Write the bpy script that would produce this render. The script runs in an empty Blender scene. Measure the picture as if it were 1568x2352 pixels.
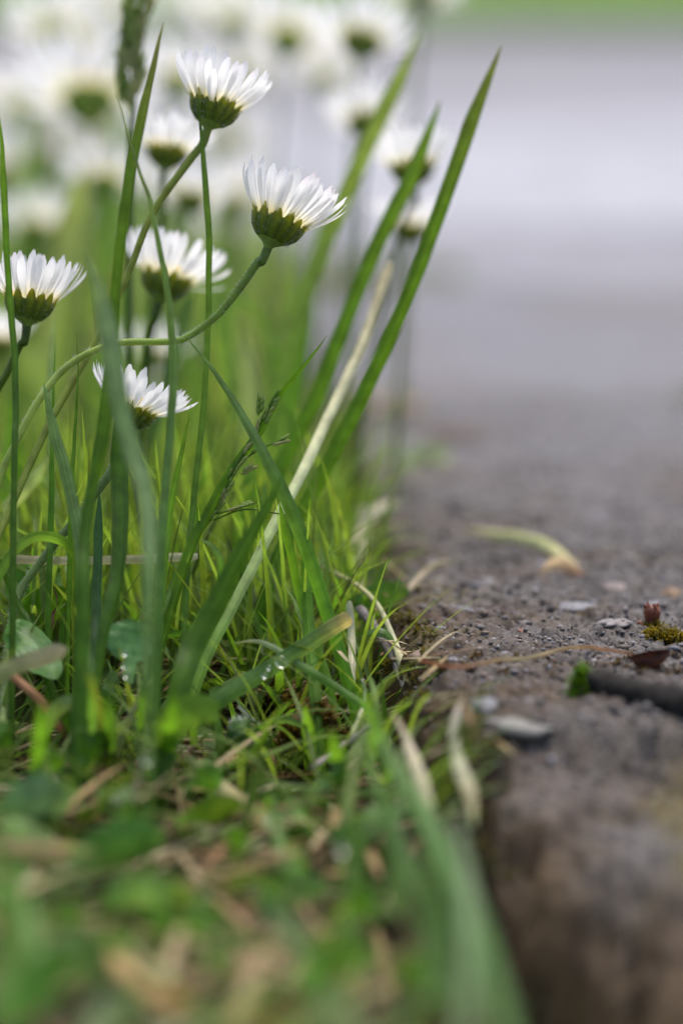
import bpy, math, random
import numpy as np
from mathutils import Vector, Matrix, noise as mnoise

random.seed(7)
RNG = np.random.default_rng(7)
S = bpy.context.scene
COL = S.collection

# ------------------------------------------------------------------ camera
F = 7622.0                      # focal length in the pixels of a 1568 x 2352 view
CX, CY = 784.0, 1176.0
CAMH = 0.147
PITCH = math.radians(9.9)
UP = Vector((0, math.sin(PITCH), math.cos(PITCH)))
FWD = Vector((0, math.cos(PITCH), -math.sin(PITCH)))
RIGHT = Vector((1, 0, 0))
cam_d = bpy.data.cameras.new('camera')
cam_d.sensor_fit = 'HORIZONTAL'
cam_d.sensor_width = 20.57
cam_d.lens = 100
cam_d.clip_start = 0.02
cam_d.clip_end = 500
cam_d.dof.use_dof = True
cam_d.dof.focus_distance = 0.70
cam_d.dof.aperture_fstop = 4.5
cam_d.dof.aperture_blades = 0
cam = bpy.data.objects.new('camera', cam_d)
cam.location = (0, 0, CAMH)
cam.rotation_euler = (math.radians(90) - PITCH, 0, 0)
COL.objects.link(cam)
S.camera = cam

# ------------------------------------------------------------------ light
W = bpy.data.worlds.new('World')
S.world = W
W.use_nodes = True
nt = W.node_tree
bg = nt.nodes['Background']
sky = nt.nodes.new('ShaderNodeTexSky')
sky.sky_type = 'NISHITA'
sky.sun_disc = False
SUN_EL, SUN_AZ = math.radians(72), math.radians(25)     # high, from behind the flowers and a little to the right
sky.sun_elevation = SUN_EL
sky.sun_rotation = SUN_AZ
sky.air_density = 0.9
sky.dust_density = 4.0
sky.ozone_density = 1.0
nt.links.new(sky.outputs[0], bg.inputs[0])
bg.inputs[1].default_value = 0.115
sun_d = bpy.data.lights.new('sun', 'SUN')
sun_d.energy = 1.4
sun_d.angle = math.radians(40)
sun_d.color = (1.0, 0.95, 0.86)
sun = bpy.data.objects.new('sun', sun_d)
sdir = Vector((math.sin(SUN_AZ) * math.cos(SUN_EL), math.cos(SUN_AZ) * math.cos(SUN_EL), math.sin(SUN_EL)))
sun.rotation_euler = sdir.to_track_quat('Z', 'Y').to_euler()
sun.location = sdir * 5
COL.objects.link(sun)
S.view_settings.view_transform = 'Standard'
S.view_settings.look = 'None'
S.view_settings.gamma = 1
S.view_settings.use_curve_mapping = False
S.view_settings.exposure = 1.16
S.render.engine = 'CYCLES'
S.cycles.max_bounces = 10
S.cycles.transmission_bounces = 8
S.cycles.transparent_max_bounces = 8

# ------------------------------------------------------------------ helpers
def at(px, py, d):
    """World point that lies d metres in front of the camera, seen at px, py."""
    return Vector((0, 0, CAMH)) + FWD * d + RIGHT * ((px - CX) / F * d) + UP * (-(py - CY) / F * d)

def on_ground(px, py, z=0.0):
    v = -(py - CY) / F
    dirv = FWD + RIGHT * ((px - CX) / F) + UP * v
    d = (z - CAMH) / dirv.z
    return Vector((0, 0, CAMH)) + dirv * d

def put(o, label=None, cat=None, group=None, kind=None):
    if label: o['label'] = label
    if cat: o['category'] = cat
    if group: o['group'] = group
    if kind: o['kind'] = kind
    return o

def mesh_np(name, verts, faces, mats, tint=None, uv=None, smooth=True):
    """verts (n,3); faces (m,3) or (m,4) int; tint (n,3) per-vertex colour of the thing; uv (n,2) per vertex."""
    me = bpy.data.meshes.new(name)
    verts = np.asarray(verts, dtype=np.float32)
    faces = np.asarray(faces, dtype=np.int32)
    k = faces.shape[1]
    me.vertices.add(len(verts)); me.vertices.foreach_set('co', verts.ravel())
    me.loops.add(faces.size); me.loops.foreach_set('vertex_index', faces.ravel())
    me.polygons.add(len(faces))
    me.polygons.foreach_set('loop_start', np.arange(0, faces.size, k, dtype=np.int32))
    if smooth:
        me.polygons.foreach_set('use_smooth', np.ones(len(faces), dtype=bool))
    if tint is not None:
        a = me.color_attributes.new('tint', 'FLOAT_COLOR', 'POINT')
        t = np.ones((len(verts), 4), dtype=np.float32); t[:, :3] = tint
        a.data.foreach_set('color', t.ravel())
    if uv is not None:
        l = me.uv_layers.new(name='uv')
        u = np.asarray(uv, dtype=np.float32)[faces.ravel()]
        l.data.foreach_set('uv', u.ravel())
    me.update(calc_edges=True)
    for m in (mats if isinstance(mats, (list, tuple)) else [mats]):
        me.materials.append(m)
    return me

def link(name, me, parent=None, loc=None):
    o = bpy.data.objects.new(name, me)
    COL.objects.link(o)
    if parent is not None: o.parent = parent
    if loc is not None: o.location = loc
    return o

def empty(name, loc=(0, 0, 0)):
    o = bpy.data.objects.new(name, None)
    o.empty_display_size = 0.005
    o.location = loc
    COL.objects.link(o)
    return o

def recentre(me, p):
    me.transform(Matrix.Translation(-Vector(p)))

def catmull(P, n):
    P = np.asarray(P, dtype=float)
    if len(P) < 3:
        t = np.linspace(0, 1, n * 2 + 1)[:, None]
        return P[0] * (1 - t) + P[-1] * t
    Q = np.vstack([2 * P[0] - P[1], P, 2 * P[-1] - P[-2]])
    out = []
    for i in range(1, len(Q) - 2):
        for j in range(n):
            t = j / n
            a, b, c, d = Q[i - 1], Q[i], Q[i + 1], Q[i + 2]
            out.append(0.5 * ((2 * b) + (-a + c) * t + (2 * a - 5 * b + 4 * c - d) * t * t + (-a + 3 * b - 3 * c + d) * t ** 3))
    out.append(P[-1])
    return np.array(out)

def lerp_cols(cols, n):
    cols = np.asarray(cols, dtype=float)
    if cols.ndim == 1: cols = cols[None]
    x = np.linspace(0, len(cols) - 1, n) if len(cols) > 1 else np.zeros(n)
    return np.stack([np.interp(x, np.arange(len(cols)), cols[:, c]) for c in range(3)], 1)

def hash2(ix, iy, seed):
    h = (ix.astype(np.int64) * 374761393 + iy.astype(np.int64) * 668265263 + seed * 974711) & 0x7fffffff
    h = ((h ^ (h >> 13)) * 1274126177) & 0x7fffffff
    return ((h ^ (h >> 16)) & 0xffff) / 65535.0

def vnoise(x, y, seed=0):
    x = np.asarray(x, dtype=float); y = np.asarray(y, dtype=float)
    ix, iy = np.floor(x), np.floor(y)
    fx, fy = x - ix, y - iy
    fx = fx * fx * fx * (fx * (fx * 6 - 15) + 10); fy = fy * fy * fy * (fy * (fy * 6 - 15) + 10)
    a = hash2(ix, iy, seed); b = hash2(ix + 1, iy, seed); c = hash2(ix, iy + 1, seed); d = hash2(ix + 1, iy + 1, seed)
    return ((a * (1 - fx) + b * fx) * (1 - fy) + (c * (1 - fx) + d * fx) * fy) * 2 - 1

def fbm(x, y, oct=4, seed=0):
    s, a, t = 0, 1, 0
    c, si = math.cos(0.6), math.sin(0.6)
    for k in range(oct):
        s = s + a * vnoise(x, y, seed + k * 17); t += a; a *= 0.5
        x, y = (x * c - y * si) * 2.03 + 3.1, (x * si + y * c) * 2.03 + 1.7
    return s / t

def sstep(a, b, x):
    t = np.clip((np.asarray(x) - a) / (b - a), 0, 1)
    return t * t * (3 - 2 * t)

# ------------------------------------------------------------------ materials
def mat(name):
    m = bpy.data.materials.new(name); m.use_nodes = True
    return m, m.node_tree, m.node_tree.nodes['Principled BSDF'], m.node_tree.nodes['Material Output']

def N(nt, t, **kw):
    n = nt.nodes.new(t)
    for k, v in kw.items():
        if k in n.inputs: n.inputs[k].default_value = v
        else: setattr(n, k, v)
    return n

def leaf_mat(name, rough=0.42, trans=0.58, vein=(15, 1.6), vein_amt=0.34, spec=0.3, trans_gain=1.65, bump=0.25, mottled=0.25):
    """Thin plant tissue: tint attribute times vein and mottle noise, a gloss layer, light passing through."""
    m, nt, p, out = mat(name)
    L = nt.links.new
    at_ = N(nt, 'ShaderNodeAttribute', attribute_name='tint')
    uv = N(nt, 'ShaderNodeUVMap', uv_map='uv')
    mp = N(nt, 'ShaderNodeMapping'); mp.inputs['Scale'].default_value = (vein[0], vein[1], 1)
    L(uv.outputs[0], mp.inputs[0])
    n1 = N(nt, 'ShaderNodeTexNoise', Scale=1.0, Detail=3.0)
    L(mp.outputs[0], n1.inputs['Vector'])
    oc = N(nt, 'ShaderNodeTexCoord')
    n2 = N(nt, 'ShaderNodeTexNoise', Scale=260.0, Detail=4.0)
    L(oc.outputs['Object'], n2.inputs['Vector'])
    r1 = N(nt, 'ShaderNodeMapRange'); r1.inputs[1].default_value = .3; r1.inputs[2].default_value = .7
    r1.inputs[3].default_value = 1 - vein_amt; r1.inputs[4].default_value = 1 + vein_amt
    L(n1.outputs[0], r1.inputs[0])
    r2 = N(nt, 'ShaderNodeMapRange'); r2.inputs[1].default_value = .3; r2.inputs[2].default_value = .7
    r2.inputs[3].default_value = 1 - mottled; r2.inputs[4].default_value = 1 + mottled
    L(n2.outputs[0], r2.inputs[0])
    mu = N(nt, 'ShaderNodeMath', operation='MULTIPLY'); L(r1.outputs[0], mu.inputs[0]); L(r2.outputs[0], mu.inputs[1])
    mx = N(nt, 'ShaderNodeVectorMath', operation='SCALE'); L(at_.outputs['Color'], mx.inputs[0]); L(mu.outputs[0], mx.inputs['Scale'])
    L(mx.outputs[0], p.inputs['Base Color'])
    p.inputs['Roughness'].default_value = rough
    p.inputs['Specular IOR Level'].default_value = spec
    bp = N(nt, 'ShaderNodeBump', Strength=bump, Distance=0.0004); L(n1.outputs[0], bp.inputs['Height']); L(bp.outputs[0], p.inputs['Normal'])
    tr = N(nt, 'ShaderNodeBsdfTranslucent')
    sc = N(nt, 'ShaderNodeVectorMath', operation='MULTIPLY'); sc.inputs[1].default_value = (trans_gain * 1.12, trans_gain, trans_gain * .5) if trans_gain > 1.2 else (trans_gain,) * 3
    L(mx.outputs[0], sc.inputs[0]); L(sc.outputs[0], tr.inputs['Color'])
    ms = N(nt, 'ShaderNodeMixShader'); ms.inputs[0].default_value = trans
    L(p.outputs[0], ms.inputs[1]); L(tr.outputs[0], ms.inputs[2]); L(ms.outputs[0], out.inputs['Surface'])
    return m

M_GRASS = leaf_mat('grass_leaf')
M_LEAF = leaf_mat('broad_leaf', rough=0.33, trans=0.36, trans_gain=1.35, vein=(7, 5), vein_amt=0.2, bump=0.5, mottled=0.3)
M_STRAW = leaf_mat('dry_straw', rough=0.6, trans=0.25, vein=(36, 3), vein_amt=0.35, spec=0.3, trans_gain=1.1)
M_PETAL = leaf_mat('petal', rough=0.55, trans=0.6, vein=(14, .6), vein_amt=0.06, spec=0.25, trans_gain=1.0, bump=0.35, mottled=0.04)
M_STEM = leaf_mat('stem_skin', rough=0.5, trans=0.35, trans_gain=1.7, vein=(5, 20), vein_amt=0.12, bump=0.2)
M_CUP = leaf_mat('flower_cup', rough=0.55, trans=0.3, vein=(16, 3), vein_amt=0.3, trans_gain=2.0)

def solid_mat(name, c1, c2, scale=300, rough=0.7, bump=0.4, dist=0.0005, detail=6):
    m, nt, p, out = mat(name); L = nt.links.new
    oc = N(nt, 'ShaderNodeTexCoord')
    n = N(nt, 'ShaderNodeTexNoise', Scale=scale, Detail=float(detail), Roughness=0.65); L(oc.outputs['Object'], n.inputs['Vector'])
    r = N(nt, 'ShaderNodeValToRGB'); r.color_ramp.elements[0].position = .35; r.color_ramp.elements[1].position = .65
    r.color_ramp.elements[0].color = (*c1, 1); r.color_ramp.elements[1].color = (*c2, 1)
    L(n.outputs[0], r.inputs[0]); L(r.outputs[0], p.inputs['Base Color'])
    b = N(nt, 'ShaderNodeBump', Strength=bump, Distance=dist); L(n.outputs[0], b.inputs['Height']); L(b.outputs[0], p.inputs['Normal'])
    p.inputs['Roughness'].default_value = rough
    return m

M_BARK = solid_mat('grey_bark', (.14, .11, .10), (.32, .28, .27), 500, .8)
M_DARKBARK = solid_mat('dark_wet_bark', (.005, .004, .003), (.022, .017, .013), 400, .95)
M_REDSTUB = solid_mat('red_brown_stalk', (.06, .012, .004), (.22, .05, .015), 700, .55)
M_HUSK = solid_mat('dark_husk', (.02, .008, .006), (.16, .05, .02), 300, .5)
M_DISC = solid_mat('yellow_disc', (.6, .36, .02), (.8, .55, .06), 2500, .7, .9)

def tint_mat(name, rough=.75, nscale=900, amt=.35, spec=.35, bump=.4):
    m, nt, p, out = mat(name); L = nt.links.new
    a = N(nt, 'ShaderNodeAttribute', attribute_name='tint')
    oc = N(nt, 'ShaderNodeTexCoord')
    n = N(nt, 'ShaderNodeTexNoise', Scale=float(nscale), Detail=5.0); L(oc.outputs['Object'], n.inputs['Vector'])
    r = N(nt, 'ShaderNodeMapRange'); r.inputs[1].default_value = .3; r.inputs[2].default_value = .7
    r.inputs[3].default_value = 1 - amt; r.inputs[4].default_value = 1 + amt
    L(n.outputs[0], r.inputs[0])
    mx = N(nt, 'ShaderNodeVectorMath', operation='SCALE'); L(a.outputs['Color'], mx.inputs[0]); L(r.outputs[0], mx.inputs['Scale'])
    L(mx.outputs[0], p.inputs['Base Color']); p.inputs['Roughness'].default_value = rough
    p.inputs['Specular IOR Level'].default_value = spec
    b = N(nt, 'ShaderNodeBump', Strength=bump, Distance=0.0003); L(n.outputs[0], b.inputs['Height']); L(b.outputs[0], p.inputs['Normal'])
    return m
M_STONE = tint_mat('stone', .6)
M_GROUND = tint_mat('earth', .95, 400, .5, .15, .8)
M_HAIR = tint_mat('fine_hair', .5, 50, .05, .3, 0)

def water_mat():
    m, nt, p, out = mat('water_drop')
    p.inputs['Base Color'].default_value = (1, 1, 1, 1)
    p.inputs['Transmission Weight'].default_value = 1
    p.inputs['Roughness'].default_value = 0.02
    p.inputs['IOR'].default_value = 1.33
    n = nt.nodes.new('ShaderNodeTexNoise'); n.inputs['Scale'].default_value = 200
    b = nt.nodes.new('ShaderNodeBump'); b.inputs['Strength'].default_value = .03
    nt.links.new(n.outputs[0], b.inputs['Height']); nt.links.new(b.outputs[0], p.inputs['Normal'])
    return m
M_WATER = water_mat()

def paving_mat(name, base, dark, brown, moss, moss_lo, rough=.7, big=14, grit=900, front=False):
    """Weathered concrete: base and dark grit, brown stains, mossy patches, all in object space."""
    m, nt, p, out = mat(name); L = nt.links.new
    oc = N(nt, 'ShaderNodeTexCoord')
    g = N(nt, 'ShaderNodeTexNoise', Scale=float(grit), Detail=6.0, Roughness=.7); L(oc.outputs['Object'], g.inputs['Vector'])
    v = N(nt, 'ShaderNodeTexVoronoi', Scale=float(grit) * .55); L(oc.outputs['Object'], v.inputs['Vector'])
    r = N(nt, 'ShaderNodeValToRGB'); r.color_ramp.elements[0].position = .38; r.color_ramp.elements[1].position = .62
    r.color_ramp.elements[0].color = (*dark, 1); r.color_ramp.elements[1].color = (*base, 1)
    L(g.outputs[0], r.inputs[0])
    bw = N(nt, 'ShaderNodeRGBToBW'); L(v.outputs['Color'], bw.inputs[0])
    hs = N(nt, 'ShaderNodeMix', data_type='RGBA', blend_type='OVERLAY'); hs.inputs[0].default_value = .35
    L(r.outputs[0], hs.inputs[6]); L(bw.outputs[0], hs.inputs[7])
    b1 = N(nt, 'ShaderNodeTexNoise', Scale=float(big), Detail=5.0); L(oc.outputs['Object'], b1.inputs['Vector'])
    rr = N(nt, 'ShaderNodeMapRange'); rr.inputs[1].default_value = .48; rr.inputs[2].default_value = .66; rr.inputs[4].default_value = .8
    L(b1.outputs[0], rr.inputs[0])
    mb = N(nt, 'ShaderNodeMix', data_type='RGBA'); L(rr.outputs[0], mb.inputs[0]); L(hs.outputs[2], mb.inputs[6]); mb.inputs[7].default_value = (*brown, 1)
    b2 = N(nt, 'ShaderNodeTexNoise', Scale=float(big) * 2.3, Detail=6.0, Roughness=.65)
    mo = N(nt, 'ShaderNodeVectorMath', operation='ADD'); mo.inputs[1].default_value = (3.3, 7.1, 1.9); L(oc.outputs['Object'], mo.inputs[0]); L(mo.outputs[0], b2.inputs['Vector'])
    r3 = N(nt, 'ShaderNodeMapRange'); r3.inputs[1].default_value = moss_lo; r3.inputs[2].default_value = moss_lo + .1; r3.inputs[4].default_value = .85
    L(b2.outputs[0], r3.inputs[0])
    mm = N(nt, 'ShaderNodeMix', data_type='RGBA'); L(r3.outputs[0], mm.inputs[0]); L(mb.outputs[2], mm.inputs[6]); mm.inputs[7].default_value = (*moss, 1)
    last = mm
    if front:                       # soil and moss on the broken edge, soil darkened to paint in its shade (mesh attribute: r soil and shade, g moss, b pale wear)
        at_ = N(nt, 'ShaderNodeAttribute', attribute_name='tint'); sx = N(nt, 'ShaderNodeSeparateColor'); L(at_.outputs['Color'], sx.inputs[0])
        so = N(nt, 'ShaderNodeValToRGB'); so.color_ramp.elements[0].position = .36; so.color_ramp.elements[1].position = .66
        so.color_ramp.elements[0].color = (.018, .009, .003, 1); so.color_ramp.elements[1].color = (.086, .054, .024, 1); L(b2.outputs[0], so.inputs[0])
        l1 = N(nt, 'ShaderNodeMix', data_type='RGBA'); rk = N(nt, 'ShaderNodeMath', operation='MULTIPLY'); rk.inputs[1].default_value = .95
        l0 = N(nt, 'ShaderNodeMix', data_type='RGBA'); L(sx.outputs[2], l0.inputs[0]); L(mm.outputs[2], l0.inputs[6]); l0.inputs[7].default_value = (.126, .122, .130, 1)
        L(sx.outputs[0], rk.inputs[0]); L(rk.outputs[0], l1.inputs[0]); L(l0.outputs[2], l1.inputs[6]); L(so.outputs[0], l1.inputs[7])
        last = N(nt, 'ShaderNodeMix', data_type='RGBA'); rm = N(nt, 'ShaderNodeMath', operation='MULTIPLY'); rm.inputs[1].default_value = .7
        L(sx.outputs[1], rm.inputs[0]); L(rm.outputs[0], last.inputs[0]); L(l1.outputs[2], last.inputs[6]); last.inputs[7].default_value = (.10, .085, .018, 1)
    L(last.outputs[2], p.inputs['Base Color'])
    p.inputs['Roughness'].default_value = rough
    p.inputs['Specular IOR Level'].default_value = .22 if front else .4
    bp = N(nt, 'ShaderNodeBump', Strength=.7, Distance=.0006); L(g.outputs[0], bp.inputs['Height']); L(bp.outputs[0], p.inputs['Normal'])
    return m

# ------------------------------------------------------------------ the setting
EX = [.30, .42, .47, .52, .60, .71, 1.1, 1.46, 1.8, 2.2, 2.6, 3.6, 5.2]
EV = [.062, .052, .045, .036, .0190, .0070, -.005, -.016, -.032, -.075, -.15, -.42, -.95]
def edge_x(y):
    return np.interp(y, EX, EV)

def soil_z(x, y):
    x = np.asarray(x, dtype=float); y = np.asarray(y, dtype=float)
    z = -.025 + .006 * fbm(x * 28, y * 28, 4, 5) + .0015 * fbm(x * 160, y * 160, 3, 9)
    z = z + .004 * sstep(.02, .12, edge_x(y) - x) - .004 * sstep(.016, .0, edge_x(y) - x) * sstep(.72, .55, y) - .030 * sstep(.030, .012, edge_x(y) - x) * sstep(.60, .53, y) + .011 * sstep(.665, .72, y) + .004 * sstep(.66, .70, y) * sstep(.03, .0, edge_x(y) - x)
    return z

def grid(xs, ys):
    X, Y = np.meshgrid(xs, ys)
    nx, ny = len(xs), len(ys)
    i = np.arange(ny - 1)[:, None] * nx + np.arange(nx - 1)[None]
    f = np.stack([i, i + 1, i + nx + 1, i + nx], -1).reshape(-1, 4)
    return X.ravel(), Y.ravel(), f

def spaced(*segs):
    out = []
    for a, b, st in segs:
        out.append(np.arange(a, b, st))
    out.append([segs[-1][1]])
    return np.concatenate(out)

# wide terrain to the horizon
xs = np.concatenate([-np.geomspace(60, .7, 24), np.linspace(-.6, .6, 7), np.geomspace(.7, 60, 24)])
ys = np.concatenate([-np.geomspace(40, .3, 14), np.geomspace(.3, 90, 40)])
X, Y, f = grid(xs, ys)
Z = -.045 + 0 * X
tc = np.stack([.05 + .02 * vnoise(X, Y, 1), .10 + .03 * vnoise(X, Y, 2), .02 + 0 * X], 1)
o = link('ground', mesh_np('ground', np.stack([X, Y, Z], 1), f, M_GROUND, tc)); put(o, 'wide dark green ground under everything', kind='structure')

# verge soil beside the path
xs = spaced((-1.6, -.25, .03), (-.25, .06, .003), (.06, .10, .01))
ys = spaced((.2, .40, .01), (.40, .95, .003), (.95, 2.2, .02), (2.2, 5.3, .1))
X, Y, f = grid(xs, ys)
Z = soil_z(X, Y)
ex = edge_x(Y)
k = X > ex + .004
Z = np.where(k, np.minimum(Z, np.where(Y > .60, -.042, -.085)), Z)
n = fbm(X * 60, Y * 60, 4, 21)[:, None]
tc = np.where(n > .05, np.array([.035, .040, .010]), np.array([.030, .018, .010])) * (1 + .5 * fbm(X * 300, Y * 300, 2, 4)[:, None])
far = sstep(.95, 1.6, Y)[:, None]
tc = tc * (1 - far) + np.array([.06, .10, .02]) * far
o = link('soil', mesh_np('soil', np.stack([X, Y, Z], 1), f, M_GROUND, tc)); put(o, 'dark damp soil of the grass verge', kind='structure')

# old concrete path: near slab, modelled down to the grit
JOINT1 = 1.075
def slab_z(x, y):
    x = np.asarray(x, dtype=float); y = np.asarray(y, dtype=float)
    jit = .006 * fbm(x * 40, y * 40, 3, 31) + .002 * fbm(x * 200, y * 200, 2, 33)
    s = x - edge_x(y) + jit
    wid = .009 + .007 * sstep(.67, .62, y) + .006 * sstep(.58, .48, y)
    e = 1 - np.clip((s + .006) / (wid + .006), 0, 1)
    z = -(.044 + .03 * sstep(.60, .5, y)) * e ** 2.2
    # broken front: below the lip the concrete falls away towards the camera
    lip = .622 + .006 * fbm(x * 45, y * 0 + 2, 3, 41) - .10 * np.clip(x - .035, -.02, .1)
    t = np.clip((lip - y) / .17, 0, 1)
    z = z - .009 * sstep(0, .10, t) - .036 * t ** 1.15
    z = z - .02 * sstep(.035, .0, s) * sstep(.05, .5, t)
    z = z + .0016 * fbm(x * 26, y * 26, 3, 51)
    z = z + .0011 * fbm(x * 120, y * 120, 3, 52) + .0010 * fbm(x * 420, y * 420, 2, 53) + .004 * sstep(0, .2, t) * fbm(x * 70, y * 70, 3, 57)
    g = vnoise(x * 900, y * 900, 54)
    z = z + .00060 * g + .0012 * t * fbm(x * 200, y * 200, 2, 56)
    pit = np.clip(fbm(x * 260, y * 260, 2, 55) - .18, 0, 1)
    z = z - .0060 * pit
    return z
xs = spaced((-.02, .003, .0012), (.003, .085, .00055), (.085, .14, .0011), (.14, .6, .008))
ys = spaced((.25, .5, .003), (.5, .62, .0016), (.62, .80, .0007), (.80, .92, .0014), (.92, JOINT1, .003))
X, Y, f = grid(xs, ys)
Z = slab_z(X, Y)
Z = Z - .003 * sstep(.012, .0, JOINT1 - Y)
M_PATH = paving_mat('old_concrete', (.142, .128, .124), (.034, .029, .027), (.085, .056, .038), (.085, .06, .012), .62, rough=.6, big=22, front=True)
S_ = X - edge_x(Y)
dirt_shade = np.clip(1.25 * sstep(.020, .0, S_) + .9 * sstep(.585, .52, Y) + .9 * fbm(X * 55, Y * 55, 4, 91) - .25 + .3 * sstep(.66, .61, Y) + .32 * sstep(.92, .68, Y), 0, 1)  # soil cover that also paints in the shade of the side and low front
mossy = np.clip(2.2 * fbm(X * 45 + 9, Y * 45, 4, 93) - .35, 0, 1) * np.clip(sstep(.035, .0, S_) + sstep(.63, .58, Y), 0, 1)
path = link('path', mesh_np('path', np.stack([X, Y, Z], 1), f, M_PATH, np.stack([dirt_shade, mossy, np.clip(sstep(.74, 1.06, Y) * .95 + .5 * fbm(X * 30 + 4, Y * 18, 3, 97) * sstep(.66, .8, Y), 0, 1)], 1))); put(path, 'old weathered concrete path with crumbling near edge', kind='structure')

# second slab beyond a mossy joint
xs = spaced((-.4, .12, .006), (.12, 1.2, .03)); ys = spaced((JOINT1, 1.40, .006),)
X, Y, f = grid(xs, ys)
Z = .001 + .003 * fbm(X * 25, Y * 25, 4, 61) + .001 * fbm(X * 150, Y * 150, 2, 62)
Z = Z - .003 * sstep(.014, .0, Y - JOINT1) - .002 * sstep(.014, .0, 1.40 - Y)
Z = np.where(X < edge_x(Y) - .004, -.04, Z)
M_PATH2 = paving_mat('grey_paving', (.148, .144, .162), (.10, .096, .107), (.100, .078, .070), (.10, .11, .06), .60, rough=.6, big=9)
o = link('path', mesh_np('path', np.stack([X, Y, Z], 1), f, M_PATH2)); put(o, 'grey paving slab beyond the mossy joint', kind='structure')

# pale pavement, then the road, then the lawn across it
def strip(name, y0, y1, z, m, label, step, left):
    xs = spaced((-6, -1, .25), (-1, 1, step), (1, 6, .25)); ys = np.linspace(y0, y1, 36)
    X, Y, f = grid(xs, ys)
    Z = z + .003 * fbm(X * 9, Y * 9, 3, 71)
    if left: Z = np.where(X < edge_x(Y) - .004, -.042, Z)
    o = link(name, mesh_np(name, np.stack([X, Y, Z], 1), f, m)); put(o, label, kind='structure')
M_PAVE = paving_mat('pale_paving', (.29, .292, .32), (.25, .251, .275), (.215, .212, .23), (.21, .22, .19), .66, rough=.6, big=2.5, grit=120)
M_ROAD = paving_mat('road_surface', (.150, .145, .158), (.12, .116, .124), (.14, .128, .122), (.12, .12, .08), .66, rough=.65, big=2, grit=120)
M_MID = paving_mat('middle_paving', (.20, .198, .222), (.15, .148, .165), (.165, .152, .155), (.15, .16, .11), .66, rough=.6, big=4, grit=120)
M_FAR = paving_mat('far_paving', (.205, .20, .22), (.17, .166, .18), (.18, .172, .18), (.16, .16, .14), .70, rough=.6, big=2.5, grit=120)
strip('path', 1.402, 1.66, .0, M_MID, 'mid grey paving strip behind the grey slab', .02, True)
strip('pavement', 1.664, 2.60, .001, M_PAVE, 'pale smooth pavement behind the old path', .03, True)
strip('pavement', 2.605, 3.40, .0, M_FAR, 'greyer far pavement before the road', .04, True)
strip('road', 3.41, 5.6, -.004, M_ROAD, 'grey road surface in front of the far lawn', .05, False)
xs = spaced((-12, -2, .5), (-2, 2, .08), (2, 12, .5)); ys = spaced((5.6, 8, .08), (8, 30, .6))
X, Y, f = grid(xs, ys)
Z = .01 + .02 * fbm(X * 2, Y * 2, 3, 81)
tc = np.array([.13, .235, .035]) * (1 + .35 * fbm(X * 4, Y * 4, 3, 82)[:, None])
o = link('lawn', mesh_np('lawn', np.stack([X, Y, Z], 1), f, M_GROUND, tc)); put(o, 'bright green lawn across the road', kind='structure')

# ------------------------------------------------------------------ ribbons in bulk
def ribbons(root, head, length, width, bend, lean, prof, tint0, tint1, seg=5, across=3, fold=.25, roll=None):
    """Arrays in: one leaf per row. Returns verts, faces, tint, uv. head: compass angle of the lean, lean: angle from vertical at the base, bend: added towards the tip."""
    n = len(root)
    t = np.linspace(0, 1, seg + 1)
    ang = lean[:, None] + bend[:, None] * t[None] ** 1.3
    ds = (length / seg)[:, None]
    hx = np.cumsum(np.sin(ang) * ds, 1) - np.sin(ang) * ds
    hz = np.cumsum(np.cos(ang) * ds, 1) - np.cos(ang) * ds
    dx, dy = np.cos(head)[:, None], np.sin(head)[:, None]
    C = np.stack([root[:, 0:1] + hx * dx, root[:, 1:2] + hx * dy, root[:, 2:3] + hz], -1)
    roll = np.zeros(n) if roll is None else roll
    side0 = np.stack([-dy + 0 * ang, dx + 0 * ang, 0 * ang], -1)
    nor = np.stack([-np.cos(ang) * dx, -np.cos(ang) * dy, np.sin(ang)], -1)
    cr, sr = np.cos(roll)[:, None, None], np.sin(roll)[:, None, None]
    side = side0 * cr + nor * sr
    nor2 = nor * cr - side0 * sr
    w = width[:, None] * prof(t)[None] * .5
    u = np.linspace(-1, 1, across)
    V = C[:, :, None] + side[:, :, None] * (w[:, :, None] * u)[..., None] + nor2[:, :, None] * (w[:, :, None] * fold * np.abs(u))[..., None]
    V = V.reshape(-1, 3)
    base = np.arange(n)[:, None, None] * ((seg + 1) * across)
    i = np.arange(seg)[:, None] * across + np.arange(across - 1)[None]
    i = base + i[None]
    f = np.stack([i, i + 1, i + across + 1, i + across], -1).reshape(-1, 4)
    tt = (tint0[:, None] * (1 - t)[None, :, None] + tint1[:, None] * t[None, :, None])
    tt = np.repeat(tt[:, :, None], across, 2).reshape(-1, 3)
    uv = np.stack([np.broadcast_to(u * .5 + .5 + 0 * t[:, None], (n, seg + 1, across)) + np.arange(n)[:, None, None] * 1.7,
                   np.broadcast_to(t[:, None] + 0 * u, (n, seg + 1, across)) + np.arange(n)[:, None, None] * .37], -1).reshape(-1, 2)
    return V, f, tt, uv

P_BLADE = lambda t: np.clip(np.minimum(.55 + t * 1.5, 1) * (1 - t ** 3.5), .03, 1)
P_OVATE = lambda t: np.clip(np.sin(np.pi * np.clip(t, 0, 1) ** .8) ** .7, .06, 1)
P_SPOON = lambda t: np.clip(np.where(t < .45, .22 + .4 * t ** 2, np.sqrt(np.clip(1 - ((t - .72) / .29) ** 2, 0, 1))), .12, 1)

def greens(n, base, var=.25, yellow=.3):
    c = np.array(base)[None] * (1 + var * RNG.normal(size=(n, 1)))
    y = yellow * RNG.random((n, 1))
    c = c * np.array([1, 1, 1]) + y * np.array([.06, .04, -.004])
    return np.clip(c, .004, .9)

def visible_rows(pts):
    """Keep the rows that stand in or near the view, so that nothing is spent far outside the frame."""
    d = pts[:, 1] * math.cos(PITCH) + .03
    return np.abs(pts[:, 0]) < d * .115 + .05

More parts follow.
